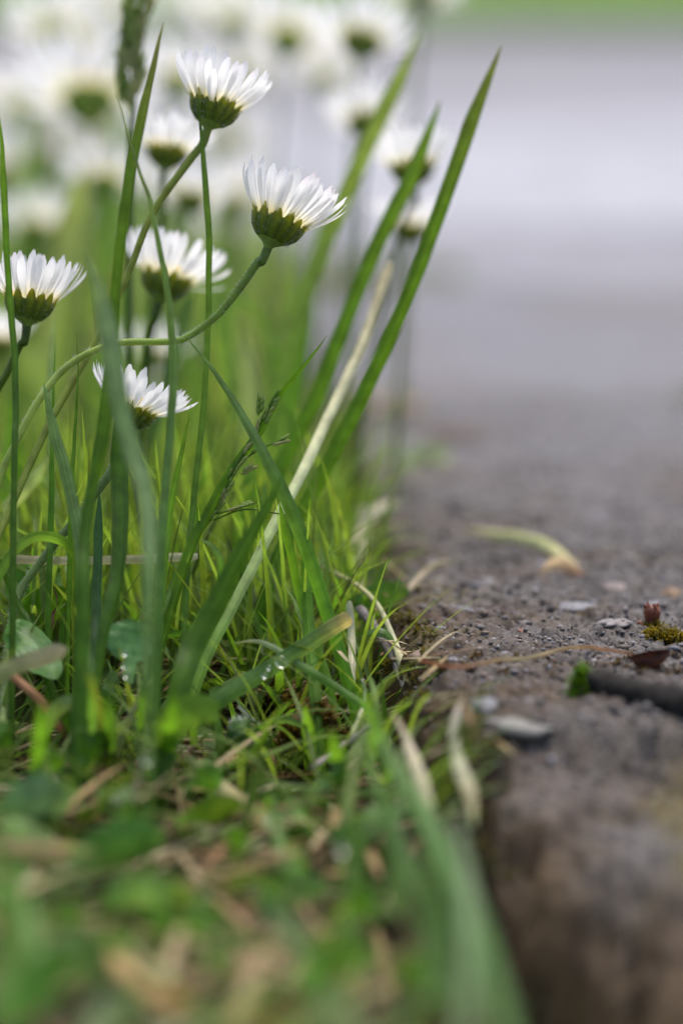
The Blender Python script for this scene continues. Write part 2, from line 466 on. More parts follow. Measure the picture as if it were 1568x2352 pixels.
def scatter(n, x0, x1, y0, y1, inset=.0, dens=None):
    x = RNG.uniform(x0, x1, n); y = RNG.uniform(y0, y1, n)
    k = x < edge_x(y) - inset - .024 * sstep(.61, .54, y) - .006 * sstep(.66, .61, y)
    if dens is not None: k &= RNG.random(n) < dens(x, y)
    x, y = x[k], y[k]
    p = np.stack([x, y, soil_z(x, y) - .001], 1)
    return p[visible_rows(p)]

GREEN = (.085, .20, .022)
# tall loose grass behind the in-focus plants
p = scatter(5200, -.30, .0, .74, 1.7, .008, dens=lambda x, y: .26 - .16 * sstep(.95, 1.2, y))
n = len(p)
V, f, t, u = ribbons(p, RNG.uniform(0, 6.28, n), RNG.uniform(.02, .062, n), RNG.uniform(.0012, .0028, n), RNG.uniform(.1, 1.3, n), RNG.uniform(0, .4, n), P_BLADE,
                     greens(n, (.20, .29, .09), .35, .8), greens(n, (.17, .30, .07), .35, .8), seg=6)
o = link('grass', mesh_np('grass', V, f, M_GRASS, t, u)); put(o, 'blurred grass growing behind the sharp daisies', 'grass', kind='stuff')

# short turf around and in front of the focus
p = scatter(9000, -.16, .03, .40, .92, .0, dens=lambda x, y: .04 + .46 * sstep(.62, .72, y))
n = len(p)
near = sstep(.70, .58, p[:, 1])
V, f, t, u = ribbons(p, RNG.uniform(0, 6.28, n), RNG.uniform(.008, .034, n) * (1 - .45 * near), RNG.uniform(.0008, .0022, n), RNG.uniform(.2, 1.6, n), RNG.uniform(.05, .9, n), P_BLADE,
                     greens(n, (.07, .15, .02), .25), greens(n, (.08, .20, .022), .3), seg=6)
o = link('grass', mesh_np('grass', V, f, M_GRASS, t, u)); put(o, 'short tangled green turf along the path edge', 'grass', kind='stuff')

# small low leaves covering the soil: larger and sparser in front, so that dark gaps stay open
p = scatter(6000, -.16, .03, .36, .92, -.002, dens=lambda x, y: np.clip(.34 + .6 * vnoise(x * 55, y * 55, 3), 0, 1) * (.20 + .60 * sstep(.62, .70, y)))
n = len(p)
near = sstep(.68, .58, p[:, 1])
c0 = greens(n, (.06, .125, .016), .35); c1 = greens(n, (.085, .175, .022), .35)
grey = (RNG.random(n) < .22)[:, None]
c1 = np.where(grey, c1 * .7 + np.array([.05, .08, .04]), c1)
p[:, 2] += RNG.uniform(-.002, .004, n) * near + RNG.uniform(0, .008, n) * (1 - near)
V, f, t, u = ribbons(p, RNG.uniform(0, 6.28, n), RNG.uniform(.005, .013, n) * (1 + .7 * near), RNG.uniform(.003, .007, n) * (1 + .7 * near), RNG.uniform(-.3, 1.0, n), RNG.uniform(.5, 1.45, n), P_SPOON,
                     c0, c1, seg=7, across=5, fold=.15, roll=RNG.normal(0, .5, n))
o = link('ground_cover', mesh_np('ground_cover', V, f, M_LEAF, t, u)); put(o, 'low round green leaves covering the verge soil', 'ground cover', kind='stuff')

# long bent blades, flattened in front and crossing upright behind the focus
p = scatter(2300, -.16, .03, .40, .90, -.001, dens=lambda x, y: .28 + .47 * sstep(.60, .70, y))
n = len(p); near = sstep(.68, .60, p[:, 1])
p[:, 2] += RNG.uniform(0, .004, n) * near
V, f, t, u = ribbons(p, RNG.uniform(0, 6.28, n), RNG.uniform(.022, .052, n), RNG.uniform(.0007, .0018, n) * (1 + .15 * near), RNG.uniform(.3, 1.4, n), RNG.uniform(.05, .7, n) + .75 * near, P_BLADE,
                     greens(n, (.10, .18, .035), .3, .6), greens(n, (.12, .21, .045), .3, .7), seg=8)
o = link('grass', mesh_np('grass', V, f, M_GRASS, t, u)); put(o, 'long bent grass blades tangled over the verge', 'grass', kind='stuff')

# thin upright blades between the tall stems
p = scatter(900, -.12, .02, .69, .86, .001, dens=lambda x, y: .8 + 0 * x)
n = len(p)
V, f, t, u = ribbons(p, RNG.uniform(0, 6.28, n), RNG.uniform(.026, .062, n), RNG.uniform(.0006, .0014, n), RNG.uniform(.0, .9, n), RNG.uniform(0, .38, n), P_BLADE,
                     greens(n, (.11, .19, .035), .35, .7), greens(n, (.12, .23, .04), .35, .8), seg=8)
o = link('grass', mesh_np('grass', V, f, M_GRASS, t, u)); put(o, 'thin upright grass between the tall daisy stems', 'grass', kind='stuff')

# blades and straw spilling over the edge of the path
n = 170
y = RNG.uniform(.585, 1.02, n); x = edge_x(y) - RNG.uniform(-.001, .010, n)
p = np.stack([x, y, np.maximum(soil_z(x, y), -.014) - .001], 1)
V, f, t, u = ribbons(p, RNG.normal(0, .7, n), RNG.uniform(.012, .032, n), RNG.uniform(.0007, .0018, n), RNG.uniform(.6, 1.5, n), RNG.uniform(.2, .9, n), P_BLADE,
                     greens(n, (.10, .18, .035), .3, .6), greens(n, (.11, .21, .04), .3, .7), seg=8)
o = link('grass', mesh_np('grass', V, f, M_GRASS, t, u)); put(o, 'loose green blades spilling over the path edge', 'grass', kind='stuff')
n = 90
y = RNG.uniform(.60, 1.05, n); x = edge_x(y) + RNG.normal(.002, .006, n)
p = np.stack([x, y, RNG.uniform(-.006, .003, n)], 1)
c = np.array([[.36, .27, .13], [.42, .35, .20], [.24, .14, .07]])[RNG.integers(0, 3, n)]
V, f, t, u = ribbons(p, RNG.uniform(-1.2, 2.0, n), RNG.uniform(.007, .022, n), RNG.uniform(.0005, .0012, n), RNG.uniform(-.1, .35, n), RNG.uniform(1.3, 1.6, n), P_BLADE, c * .8, c, seg=5)
o = link('dead_grass', mesh_np('dead_grass', V, f, M_STRAW, t, u)); put(o, 'short dry straw scattered along the path edge', 'dead grass', kind='stuff')

# dead straw between the plants
p = scatter(4600, -.16, .035, .38, .95, -.001, dens=lambda x, y: .45 + 0 * x); p[:, 2] += RNG.uniform(.001, .006, len(p))
n = len(p)
c = np.array([[.36, .25, .11], [.42, .33, .18], [.22, .11, .05], [.14, .07, .04], [.50, .43, .27]])[RNG.integers(0, 5, n)]
V, f, t, u = ribbons(p, RNG.uniform(0, 6.28, n), RNG.uniform(.008, .035, n), RNG.uniform(.0006, .0022, n), RNG.uniform(-.3, .5, n), RNG.uniform(1.2, 1.65, n), P_BLADE,
                     c * RNG.uniform(.7, 1.2, (n, 1)), c * RNG.uniform(.7, 1.2, (n, 1)), seg=5)
o = link('dead_grass', mesh_np('dead_grass', V, f, M_STRAW, t, u)); put(o, 'brown dead straw lying between the green plants', 'dead grass', kind='stuff')

# far grass on the lawn edge
n = 5000
x = RNG.uniform(-1.5, 1.6, n); y = 5.62 + RNG.random(n) ** 2 * 2
p = np.stack([x, y, np.zeros(n)], 1)
V, f, t, u = ribbons(p, RNG.uniform(0, 6.28, n), RNG.uniform(.03, .08, n), RNG.uniform(.003, .006, n), RNG.uniform(.1, 1, n), RNG.uniform(0, .5, n), P_BLADE,
                     greens(n, (.10, .20, .03)), greens(n, (.13, .26, .04)), seg=3)
o = link('grass', mesh_np('grass', V, f, M_GRASS, t, u)); put(o, 'grass at the edge of the lawn across the road', 'grass', kind='stuff')

# ------------------------------------------------------------------ grit and stones of the path
def ico(sub):
    import bmesh
    bm = bmesh.new(); bmesh.ops.create_icosphere(bm, subdivisions=sub, radius=1)
    v = np.array([p.co[:] for p in bm.verts]); f = np.array([[q.index for q in a.verts] for a in bm.faces]); bm.free()
    return v, f
IV1, IF1 = ico(1); IV2, IF2 = ico(2); IV3, IF3 = ico(3)

def slab_pt(px, py):
    """First point of the slab met by the line of sight."""
    q = on_ground(px, py, .004)
    for k in range(400):
        z = .004 - k * .00015; q = on_ground(px, py, z)
        if float(slab_z(q.x, q.y)) >= z: break
    return q

n = 11000
y = np.where(RNG.random(n) < .8, RNG.uniform(.60, .86, n), RNG.uniform(.46, 1.06, n)); x = RNG.uniform(-.01, .105, n)
k = x > edge_x(y) + .003; x, y = x[k], y[k]; n = len(x)
r = np.exp(RNG.normal(math.log(.00034), .42, n)).clip(.00015, .0011)
sc = r[:, None] * np.stack([RNG.uniform(.8, 1.4, n), RNG.uniform(.8, 1.4, n), RNG.uniform(.45, .9, n)], 1)
V = IV1[None] * (1 + .22 * RNG.normal(size=(n, len(IV1), 1))) * sc[:, None]
V = V + np.stack([x, y, slab_z(x, y) + r * .1], 1)[:, None]
f = (IF1[None] + np.arange(n)[:, None, None] * len(IV1)).reshape(-1, 3)
pal = .8 * np.array([[.17, .155, .15], [.25, .23, .23], [.09, .078, .07], [.04, .035, .032], [.20, .145, .115], [.16, .16, .19], [.38, .36, .37], [.20, .095, .065], [.14, .115, .095]])
c = pal[RNG.choice(9, n, p=[.2, .14, .2, .14, .1, .08, .03, .03, .08])] * RNG.uniform(.8, 1.2, (n, 1))
g = link('grit', mesh_np('grit', V.reshape(-1, 3), f, M_STONE, np.repeat(c, len(IV1), 0), smooth=False), path); put(g, kind='stuff')

def stone_mesh(seed, size, c, rough=.18):
    v = IV3.copy()
    for i, q in enumerate(v):
        q *= 1 + rough * mnoise.noise(Vector(q) * 1.3 + Vector((seed * 3.7, seed, 0))) + .04 * mnoise.noise(Vector(q) * 5 + Vector((seed, 0, 0)))
        v[i] = q
    v = v * np.array(size)
    return mesh_np('stone', v, IF3, M_STONE, np.tile(np.array(c), (len(v), 1)))
# px, py, width px, depth ratio, height ratio, colour, label
STONES = [
    (975, 1500, 84, .8, .42, (.42, .29, .21), 'smooth tan oval stone at the crumbling corner'),
    (1062, 1398, 62, 1.4, .25, (.30, .31, .38), 'flat blue grey stone'),
    (1330, 1388, 110, 1.5, .22, (.38, .37, .40), 'wide pale grey flat stone'),
    (1405, 1428, 84, 1.5, .25, (.40, .35, .34), None),
    (1412, 1440, 42, 1.2, .3, (.46, .42, .46), None),
    (1038, 1514, 44, 1.2, .3, (.38, .37, .44), 'small blue grey stone'),
    (1112, 1612, 78, 1.3, .4, (.36, .36, .40), 'grey blurred stone under the lip'),
    (1195, 1660, 180, .7, .2, (.42, .40, .36), 'long pale stone set in the broken front'),
    (1195, 1448, 20, 1, .8, (.42, .17, .10), 'tiny orange red stone'),
    (1112, 1455, 24, 1.2, .5, (.40, .40, .44), None),
    (1010, 1440, 30, 1.2, .4, (.32, .32, .35), None),
    (1485, 1458, 62, 1.4, .3, (.40, .37, .42), 'pale lilac stone beside the moss'),
    (1240, 1462, 30, 1.3, .4, (.34, .30, .28), None),
    (1330, 1470, 26, 1.3, .4, (.30, .27, .27), None),
    (1160, 1500, 36, 1.4, .3, (.30, .29, .32), None),
    (1410, 1345, 60, 1.4, .35, (.42, .33, .31), None),
    (1545, 1362, 60, 1.2, .7, (.48, .30, .17), 'orange tan stone near the picture edge'),
    (1430, 1365, 30, 1.2, .3, (.36, .36, .38), None),
    (1500, 1385, 56, 1.4, .2, (.40, .39, .43), None),
    (950, 1360, 40, 1.4, .35, (.28, .25, .24), None),
    (1120, 1335, 46, 1.4, .35, (.32, .30, .31), None),
    (1250, 1290, 50, 1.5, .3, (.36, .34, .36), None),
    (1000, 1290, 52, 1.5, .35, (.30, .28, .29), None),
    (1440, 1280, 60, 1.5, .3, (.40, .36, .38), None),
    (1330, 1240, 60, 1.5, .3, (.33, .31, .33), None),
    (1100, 1240, 56, 1.5, .3, (.36, .33, .34), None),
    (1370, 1180, 70, 1.5, .35, (.38, .36, .40), None),
    (1230, 1170, 66, 1.5, .35, (.27, .22, .21), None),
    (1500, 1190, 70, 1.5, .35, (.36, .30, .27), None),
]
for i, (px, py, w, dr, hr, c, lab) in enumerate(STONES):
    q = slab_pt(px, py); z = q.z
    R = .5 * w / F * q.y
    c = tuple((.42 if py > 1300 else .36) * v for v in c)
    o = link('stone', stone_mesh(i, (R * .9, R * dr * .9, R * hr * 1.2), c, .45), path, (q.x, q.y, z - R * hr * .72))
    o.rotation_euler = (random.uniform(-.12, .12), random.uniform(-.12, .12), random.uniform(-.4, .4))
    if lab: o['label'] = lab

# moss: many tiny leaflets, in cushions
def moss(name, label, cat, spots, c0, c1, parent=None, leaf=.0022, dens=1.0):
    P, LEN = [], []
    for (q, rx, ry, h, n) in spots:
        n = int(n * dens)
        a = RNG.uniform(0, 6.28, n); r = np.sqrt(RNG.random(n))
        zz = h * (1 - r * r) + .0003 * RNG.normal(size=n)
        P.append(np.stack([q[0] + r * np.cos(a) * rx, q[1] + r * np.sin(a) * ry, q[2] + zz - .0006], 1))
    P = np.concatenate(P); n = len(P)
    V, f, t, u = ribbons(P, RNG.uniform(0, 6.28, n), RNG.uniform(.5, 1.2, n) * leaf, RNG.uniform(.25, .4, n) * leaf, RNG.uniform(.2, 1.6, n), RNG.uniform(.1, 1.1, n), P_OVATE,
                         np.array(c0) * RNG.uniform(.6, 1.3, (n, 1)), np.array(c1) * RNG.uniform(.7, 1.3, (n, 1)), seg=3)
    o = link(name, mesh_np(name, V, f, M_LEAF, t, u), parent)
    put(o, label, cat, kind='stuff')
    return o
sp = [(slab_pt(1520, 1462), .0040, .003, .0009, 330), (slab_pt(1556, 1472), .004, .003, .0010, 260), (slab_pt(1502, 1440), .0022, .002, .0006, 110)]
moss('moss', 'yellow green moss cushion beside the red brown stub', 'moss', sp, (.10, .075, .008), (.20, .16, .012))
sp = []
for k in range(46):
    q = slab_pt(random.uniform(930, 1560), random.gauss(1525, 16)); sp.append((q, .0012, .001, .0003, 16))
moss('moss', 'thin brownish moss specks along the path lip', 'moss', sp, (.06, .038, .008), (.11, .065, .012), leaf=.0014)
sp = []
for k in range(70):
    y = random.uniform(.585, .74); x = float(edge_x(y)) + random.gauss(.004, .004)
    sp.append(((x, y, float(slab_z(x, y)) - .0003), .0020, .0018, .0009, 34))
moss('moss', 'olive moss creeping over the crumbling path corner', 'moss', sp, (.06, .05, .010), (.13, .12, .018), leaf=.0018)
q = at(1330, 1572, .655)
moss('moss', 'bright green moss tuft on the tip of the dark stick', 'moss', [(q + Vector((.0004, -.0012, -.0030)), .0026, .0030, .0062, 480)], (.05, .11, .008), (.14, .30, .015))
sp = [(at(680, 1650, .715) + Vector((RNG.normal() * .0045, RNG.normal() * .004, RNG.normal() * .0035)), .004, .004, .003, 160) for k in range(16)]
sp += [(at(695, 1710, .69) + Vector((RNG.normal() * .003, RNG.normal() * .003, RNG.normal() * .003)), .0035, .003, .003, 140) for k in range(8)]
moss('moss', 'shaggy olive brown moss clump below the grass blades', 'moss', sp, (.09, .055, .014), (.24, .17, .05), leaf=.0035)
sp = []
for k in range(16):
    x = random.gauss(.125, .03); sp.append(((x, 1.068 + random.gauss(0, .012), -.001), .008, .009, .001 + .001 * random.random(), 40))
moss('moss', 'grey green moss filling the joint between two slabs', 'moss', sp, (.15, .155, .10), (.19, .20, .13), leaf=.003)
sp = []
for k in range(46):
    x = -.03 + abs(random.gauss(0, .03)); sp.append(((x, 1.41 + random.gauss(0, .015), .0), .011, .01, .005, 40))
moss('moss', 'green weedy growth in the joint at the pale pavement', 'moss', sp, (.12, .15, .05), (.20, .25, .10), leaf=.006)

# ------------------------------------------------------------------ single blades, leaves, stalks
def gdepth(py, z):
    return (CAMH - z) / (math.sin(PITCH) + math.cos(PITCH) * (py - CY) / F)
def sink(pts, k):
    """The verge lies a little lower than the path: carry foreground points back to that level."""
    return [(a, b, d + k * float(sstep(1600, 1800, b)) * (gdepth(b, -.016) - gdepth(b, 0))) for a, b, d in pts]
def profile(kind, t):
    """t: 0 at the tip, 1 at the base."""
    if kind == 'blade': return np.clip(np.minimum(1, (t / .42) ** .75) * (1 - .25 * t ** 3), .03, 1)
    if kind == 'long': return np.clip(np.minimum(1, (t / .12) ** .7), .05, 1)
    if kind == 'even': return np.clip(np.minimum(1, (t / .03 + .55)), .05, 1)
    if kind == 'leaf': return np.clip(np.sin(np.pi * np.clip(t, 0, 1) ** .72) ** .65, .07, 1)
    if kind == 'spoon': return np.clip(np.where(t < .6, np.sqrt(np.clip(1 - ((t - .3) / .31) ** 2, 0, 1)) + .0, .16 + .25 * (1 - t)), .1, 1)
    if kind == 'spindle': return np.clip(np.sin(np.pi * np.clip(t * .96 + .02, 0, 1)) ** .8, .05, 1)

SINK = {'dry straws': .62, 'broad ground leaves': .9, 'low bent grass blades': .12, 'blurred low blades in front': .7}
def blade(name, label, cat, pts, w, cols, kind='blade', twist=(0, 0), fold=.3, m=None, group=None, root=True, n=7, across=5, wave=0.012, ragged=.07, parent=None):
    """pts: (px, py, depth) from tip to base; w: full width in pixels; twist: turn about the axis at tip and base."""
    if group in SINK: pts = sink(pts, SINK[group])
    P = [np.array(at(*q)) for q in pts]
    if root:
        sz = float(soil_z(P[-1][0], P[-1][1])) - .002
        if P[-1][2] > sz + .001:
            d = P[-1] - P[-2]; d = d / np.linalg.norm(d)
            k = (P[-1][2] - sz)
            h = np.array([d[0], d[1], 0]) * min(1.0, k / max(-d[2], .25)) * .6
            P.append(np.array([P[-1][0] + h[0], P[-1][1] + h[1], sz]))
    C = catmull(P, n)
    N_ = len(C)
    wob = np.array([[mnoise.noise(Vector((i * .33, w, pts[0][0] * .01 + c * 7))) for c in range(3)] for i in range(N_)])
    C = C + wob * .00018 * np.linspace(1, .5, N_)[:, None]
    T = np.gradient(C, axis=0); T /= np.linalg.norm(T, axis=1)[:, None]
    s = np.concatenate([[0], np.cumsum(np.linalg.norm(np.diff(C, axis=0), axis=1))]); t = s / s[-1]
    dbase = np.mean([q[2] for q in pts])
    W_ = w / F * dbase * profile(kind, t)
    view = C - np.array([0, 0, CAMH]); view /= np.linalg.norm(view, axis=1)[:, None]
    side = np.cross(T, view); side /= np.linalg.norm(side, axis=1)[:, None] + 1e-9
    nor = np.cross(side, T)
    tw = twist[0] + (twist[1] - twist[0]) * t
    side, nor = side * np.cos(tw)[:, None] + nor * np.sin(tw)[:, None], nor * np.cos(tw)[:, None] - side * np.sin(tw)[:, None]
    u = np.linspace(-1, 1, across)
    rg = 1 + ragged * np.array([[mnoise.noise(Vector((a * 14, b * 5, w))) for b in (-1, 1)] for a in t])
    half = np.where(u[None] < 0, rg[:, :1], rg[:, 1:]) * W_[:, None] * .5
    wv = wave * np.sin(t * 9 + w)[:, None] * u[None] * W_[:, None] + wave * .5 * np.cos(t * 17 + 2 * w)[:, None] * np.abs(u)[None] * W_[:, None]
    V = C[:, None] + side[:, None] * (half * u)[..., None] + nor[:, None] * (half * fold * np.abs(u) ** 1.3 + wv)[..., None]
    V = V.reshape(-1, 3)
    i = np.arange(N_ - 1)[:, None] * across + np.arange(across - 1)[None]
    f = np.stack([i, i + 1, i + across + 1, i + across], -1).reshape(-1, 4)
    tint = np.repeat(lerp_cols(cols, N_), across, 0)
    # paler midrib
    mid = np.tile(1 + .18 * (np.abs(u) < .1), N_)[:, None]
    uv = np.stack([np.tile(u * .5 + .5, N_) + (w * .37) % 5, np.repeat(t, across)], 1)
    me = mesh_np(name, V, f, m or M_GRASS, np.clip(tint * mid, 0, .95), uv)
    base = C[-1]
    recentre(me, base)
    o = link(name, me, parent, tuple(base))
    if label: put(o, label, cat, group)
    return o

def tube_mesh(name, C, R, cols, m, sides=8, rough=0.):
    C = np.asarray(C, dtype=float); n = len(C)
    R = np.interp(np.linspace(0, 1, n), np.linspace(0, 1, len(R)), R)
    T = np.gradient(C, axis=0); T /= np.linalg.norm(T, axis=1)[:, None] + 1e-12
    ref = np.array([0.13, 1.0, 0.05]); s = np.cross(T, ref); s /= np.linalg.norm(s, axis=1)[:, None] + 1e-9; b = np.cross(T, s)
    a = np.linspace(0, 2 * np.pi, sides, endpoint=False)
    rr = np.ones((n, sides))
    if rough:
        rr = 1 + rough * np.array([[mnoise.noise(Vector((i * .45, math.cos(q) * 1.2, math.sin(q) * 1.2 + R[0] * 999))) for q in a] for i in range(n)])
    V = C[:, None] + (s[:, None] * np.cos(a)[None, :, None] + b[:, None] * np.sin(a)[None, :, None]) * (R[:, None] * rr)[..., None]
    V = V.reshape(-1, 3)
    f = []
    for i in range(n - 1):
        for j in range(sides):
            j2 = (j + 1) % sides
            f.append((i * sides + j, i * sides + j2, (i + 1) * sides + j2, (i + 1) * sides + j))
    V = np.vstack([V, C[:1], C[-1:]]); k = n * sides
    for j in range(sides):
        j2 = (j + 1) % sides
        f.append((j2, j, k, k)); f.append(((n - 1) * sides + j, (n - 1) * sides + j2, k + 1, k + 1))
    quads = [q for q in f if q[2] != q[3]]; tris = [q[:3] for q in f if q[2] == q[3]]
    tint = np.vstack([np.repeat(lerp_cols(cols, n), sides, 0), lerp_cols(cols, n)[:1], lerp_cols(cols, n)[-1:]])
    # triangles for everything, so that one face array serves
    tr = [(a_, b_, c_) for a_, b_, c_, d_ in quads] + [(a_, c_, d_) for a_, b_, c_, d_ in quads] + tris
    uv = np.vstack([np.stack([np.tile(np.arange(sides) / sides, n), np.repeat(np.linspace(0, 1, n), sides)], 1), [[0, 0], [0, 1]]])
    return mesh_np(name, V, tr, m, tint, uv)

def hairs_mesh(C, R, n, length, col=(.75, .78, .72), thick=.00005, outdir=None):
    """Fine straight hairs standing off a stem or cup."""
    C = np.asarray(C); V, f = [], []
    for k in range(n):
        i = random.randrange(len(C) - 1)
        q = C[i] + (C[i + 1] - C[i]) * random.random()
        t = C[i + 1] - C[i]; t = t / (np.linalg.norm(t) + 1e-12)
        r = np.random.default_rng(k + n).normal(size=3); r -= t * r.dot(t); r /= np.linalg.norm(r)
        rad = R if np.isscalar(R) else R[i]
        L_ = length * random.uniform(.5, 1.2)
        a = q + r * rad * .9; tip = q + r * (rad + L_) + t * L_ * random.uniform(-.5, .5)
        s = np.cross(r, t) * thick; s2 = t * thick
        b = len(V); V += [a + s, a - s, a + s2 * 1.7, tip]
        f += [(b, b + 1, b + 3), (b + 1, b + 2, b + 3), (b + 2, b, b + 3)]
    return mesh_np('hairs', V, f, M_HAIR, np.tile(np.array(col), (len(V), 1)))

# --- daisies
def petal_mesh(seed, L=.0119, w=.00232):
    r = random.Random(seed)
    seg, ac = 8, 4
    curl = r.uniform(-.12, .30); notch = r.uniform(.02, .07)
    V, tint, uv = [], [], []
    for i in range(seg + 1):
        t = i / seg
        ww = w * .5 * (0.42 + .58 * min(1, t * 1.7)) * (1 if t < .72 else math.sqrt(max(0.03, 1 - ((t - .72) / .30) ** 2)))
        for j in range(ac + 1):
            u = j / ac * 2 - 1
            z = L * t - L * notch * (max(0, (t - .8) / .2) ** 2) * (.5 + .5 * math.cos(u * math.pi * 2.0)) * .8
            x = L * (.10 * math.sin(t * 2.4) * .6 - curl * t * t * .35) + ww * .35 * (u * u) + .00008 * math.cos(u * 9)
            V.append((x, ww * u, z))
            k = max(0, 1 - t / .34)  # yellow backlit glow at the petal base, put into the tint
            pk = max(0, (t - .82) / .18) * (.16 if seed in (3, 5) else .02); tint.append((.86 - .0 * k, .86 - .05 * k - pk * .5, .87 - .46 * k - pk * .25)); uv.append((j / ac + seed * .7, t))
    f = [(i * (ac + 1) + j, i * (ac + 1) + j + 1, (i + 1) * (ac + 1) + j + 1, (i + 1) * (ac + 1) + j) for i in range(seg) for j in range(ac)]
    return mesh_np('petal', V, f, M_PETAL, np.array(tint), np.array(uv))
PETALS = [petal_mesh(s) for s in range(7)]
PETAL_CURLED = petal_mesh(90, .010, .0009)

def bract_mesh(seed):
    r = random.Random(seed); V, tint, uv = [], [], []
    prof = [(.0012, .0003), (.0035, .0012), (.0050, .0028), (.0057, .0045), (.0060, .0057), (.0063, .0066), (.0066, .0074)]
    ws = [.0004, .0009, .0012, .00125, .00110, .0008, .00030]
    for i, (x, z) in enumerate(prof):
        for j in range(5):
            u = j / 2 - 1
            V.append((x + .00018 - .00025 * u * u, ws[i] * u, z)); k = i / 6
            e = abs(u)
            tint.append(((.125 + .23 * k) * (1 - .35 * e), (.205 + .17 * k) * (1 - .35 * e), .022)); uv.append((j / 4 + seed, k))
    f = [(i * 5 + j, i * 5 + j + 1, (i + 1) * 5 + j + 1, (i + 1) * 5 + j) for i in range(6) for j in range(4)]
    return mesh_np('bract', V, f, M_CUP, np.array(tint), np.array(uv))
BRACTS = [bract_mesh(s) for s in range(3)]

def lathe(name, prof, m, cols, sides=20):
    n = len(prof); V, tint, uv = [], [], []
    cc = lerp_cols(cols, n)
    for i, (r, z) in enumerate(prof):
        for j in range(sides):
            a = 2 * math.pi * j / sides
            V.append((r * math.cos(a), r * math.sin(a), z)); tint.append(cc[i]); uv.append((j / sides, i / n))
    f = [(i * sides + j, i * sides + (j + 1) % sides, (i + 1) * sides + (j + 1) % sides, (i + 1) * sides + j) for i in range(n - 1) for j in range(sides)]
    return mesh_np(name, V, f, m, np.array(tint), np.array(uv))
CUP = lathe('flower_head', [(.0008, -.0014), (.0012, -.0003), (.0029, .0008), (.0044, .0023), (.0052, .0040), (.0055, .0056), (.0045, .0058), (.0, .0058)], M_CUP, [(.30, .40, .09), (.21, .31, .045), (.30, .35, .05)])
DISC = lathe('flower_disc', [(.0050, .0056), (.0047, .0068), (.0036, .0079), (.0020, .0086), (.0, .0089)], M_DISC, [(.7, .45, .03)])
cupC = np.array([[0, 0, z] for z in (0, .001, .002, .003, .004, .005)]); cupR = [.0014, .0034, .0044, .0051, .0055, .0056]
CUPHAIR = hairs_mesh(cupC, cupR, 420, .0011)

def bulk_petals(npet, seed, spread):
    """All petals of one blurred flower head in one mesh."""
    r = random.Random(seed); Vs, Fs, Ts, Us = [], [], [], []; off = 0
    for k in range(npet):
        me = PETALS[k % 7]
        nv = len(me.vertices); v = np.empty(nv * 3, dtype=np.float32); me.vertices.foreach_get('co', v); v = v.reshape(-1, 3)
        Mx = petal_matrix(k, npet, r, spread)
        v = v @ np.array(Mx.to_3x3()).T + np.array(Mx.translation)
        f = np.array([list(p.vertices) for p in me.polygons])
        Vs.append(v); Fs.append(f + off); off += nv
        tt = np.empty(nv * 4, dtype=np.float32); me.color_attributes['tint'].data.foreach_get('color', tt); Ts.append(tt.reshape(-1, 4)[:, :3])
        Us.append(np.tile([[k * .7, .5]], (nv, 1)))
    return mesh_np('petals', np.vstack(Vs), np.vstack(Fs), M_PETAL, np.vstack(Ts), np.vstack(Us))

def petal_matrix(k, npet, r, spread, wild=.0):
    inner = k % 2
    phi = 2 * math.pi * (k + r.uniform(-.35, .35)) / npet
    a = spread + r.uniform(-.13, .13) - inner * .10 + (r.uniform(.1, .45) if r.random() < .10 else 0)
    rim = .0052 - inner * .0005
    s = r.uniform(.90, 1.06)
    return Matrix.Rotation(phi, 4, 'Z') @ Matrix.Translation((rim, 0, .0050)) @ Matrix.Rotation(a, 4, 'Y') @ Matrix.Rotation(r.uniform(-.25, .25), 4, 'Z') @ Matrix.Diagonal((1, r.uniform(.85, 1.1), s, 1))

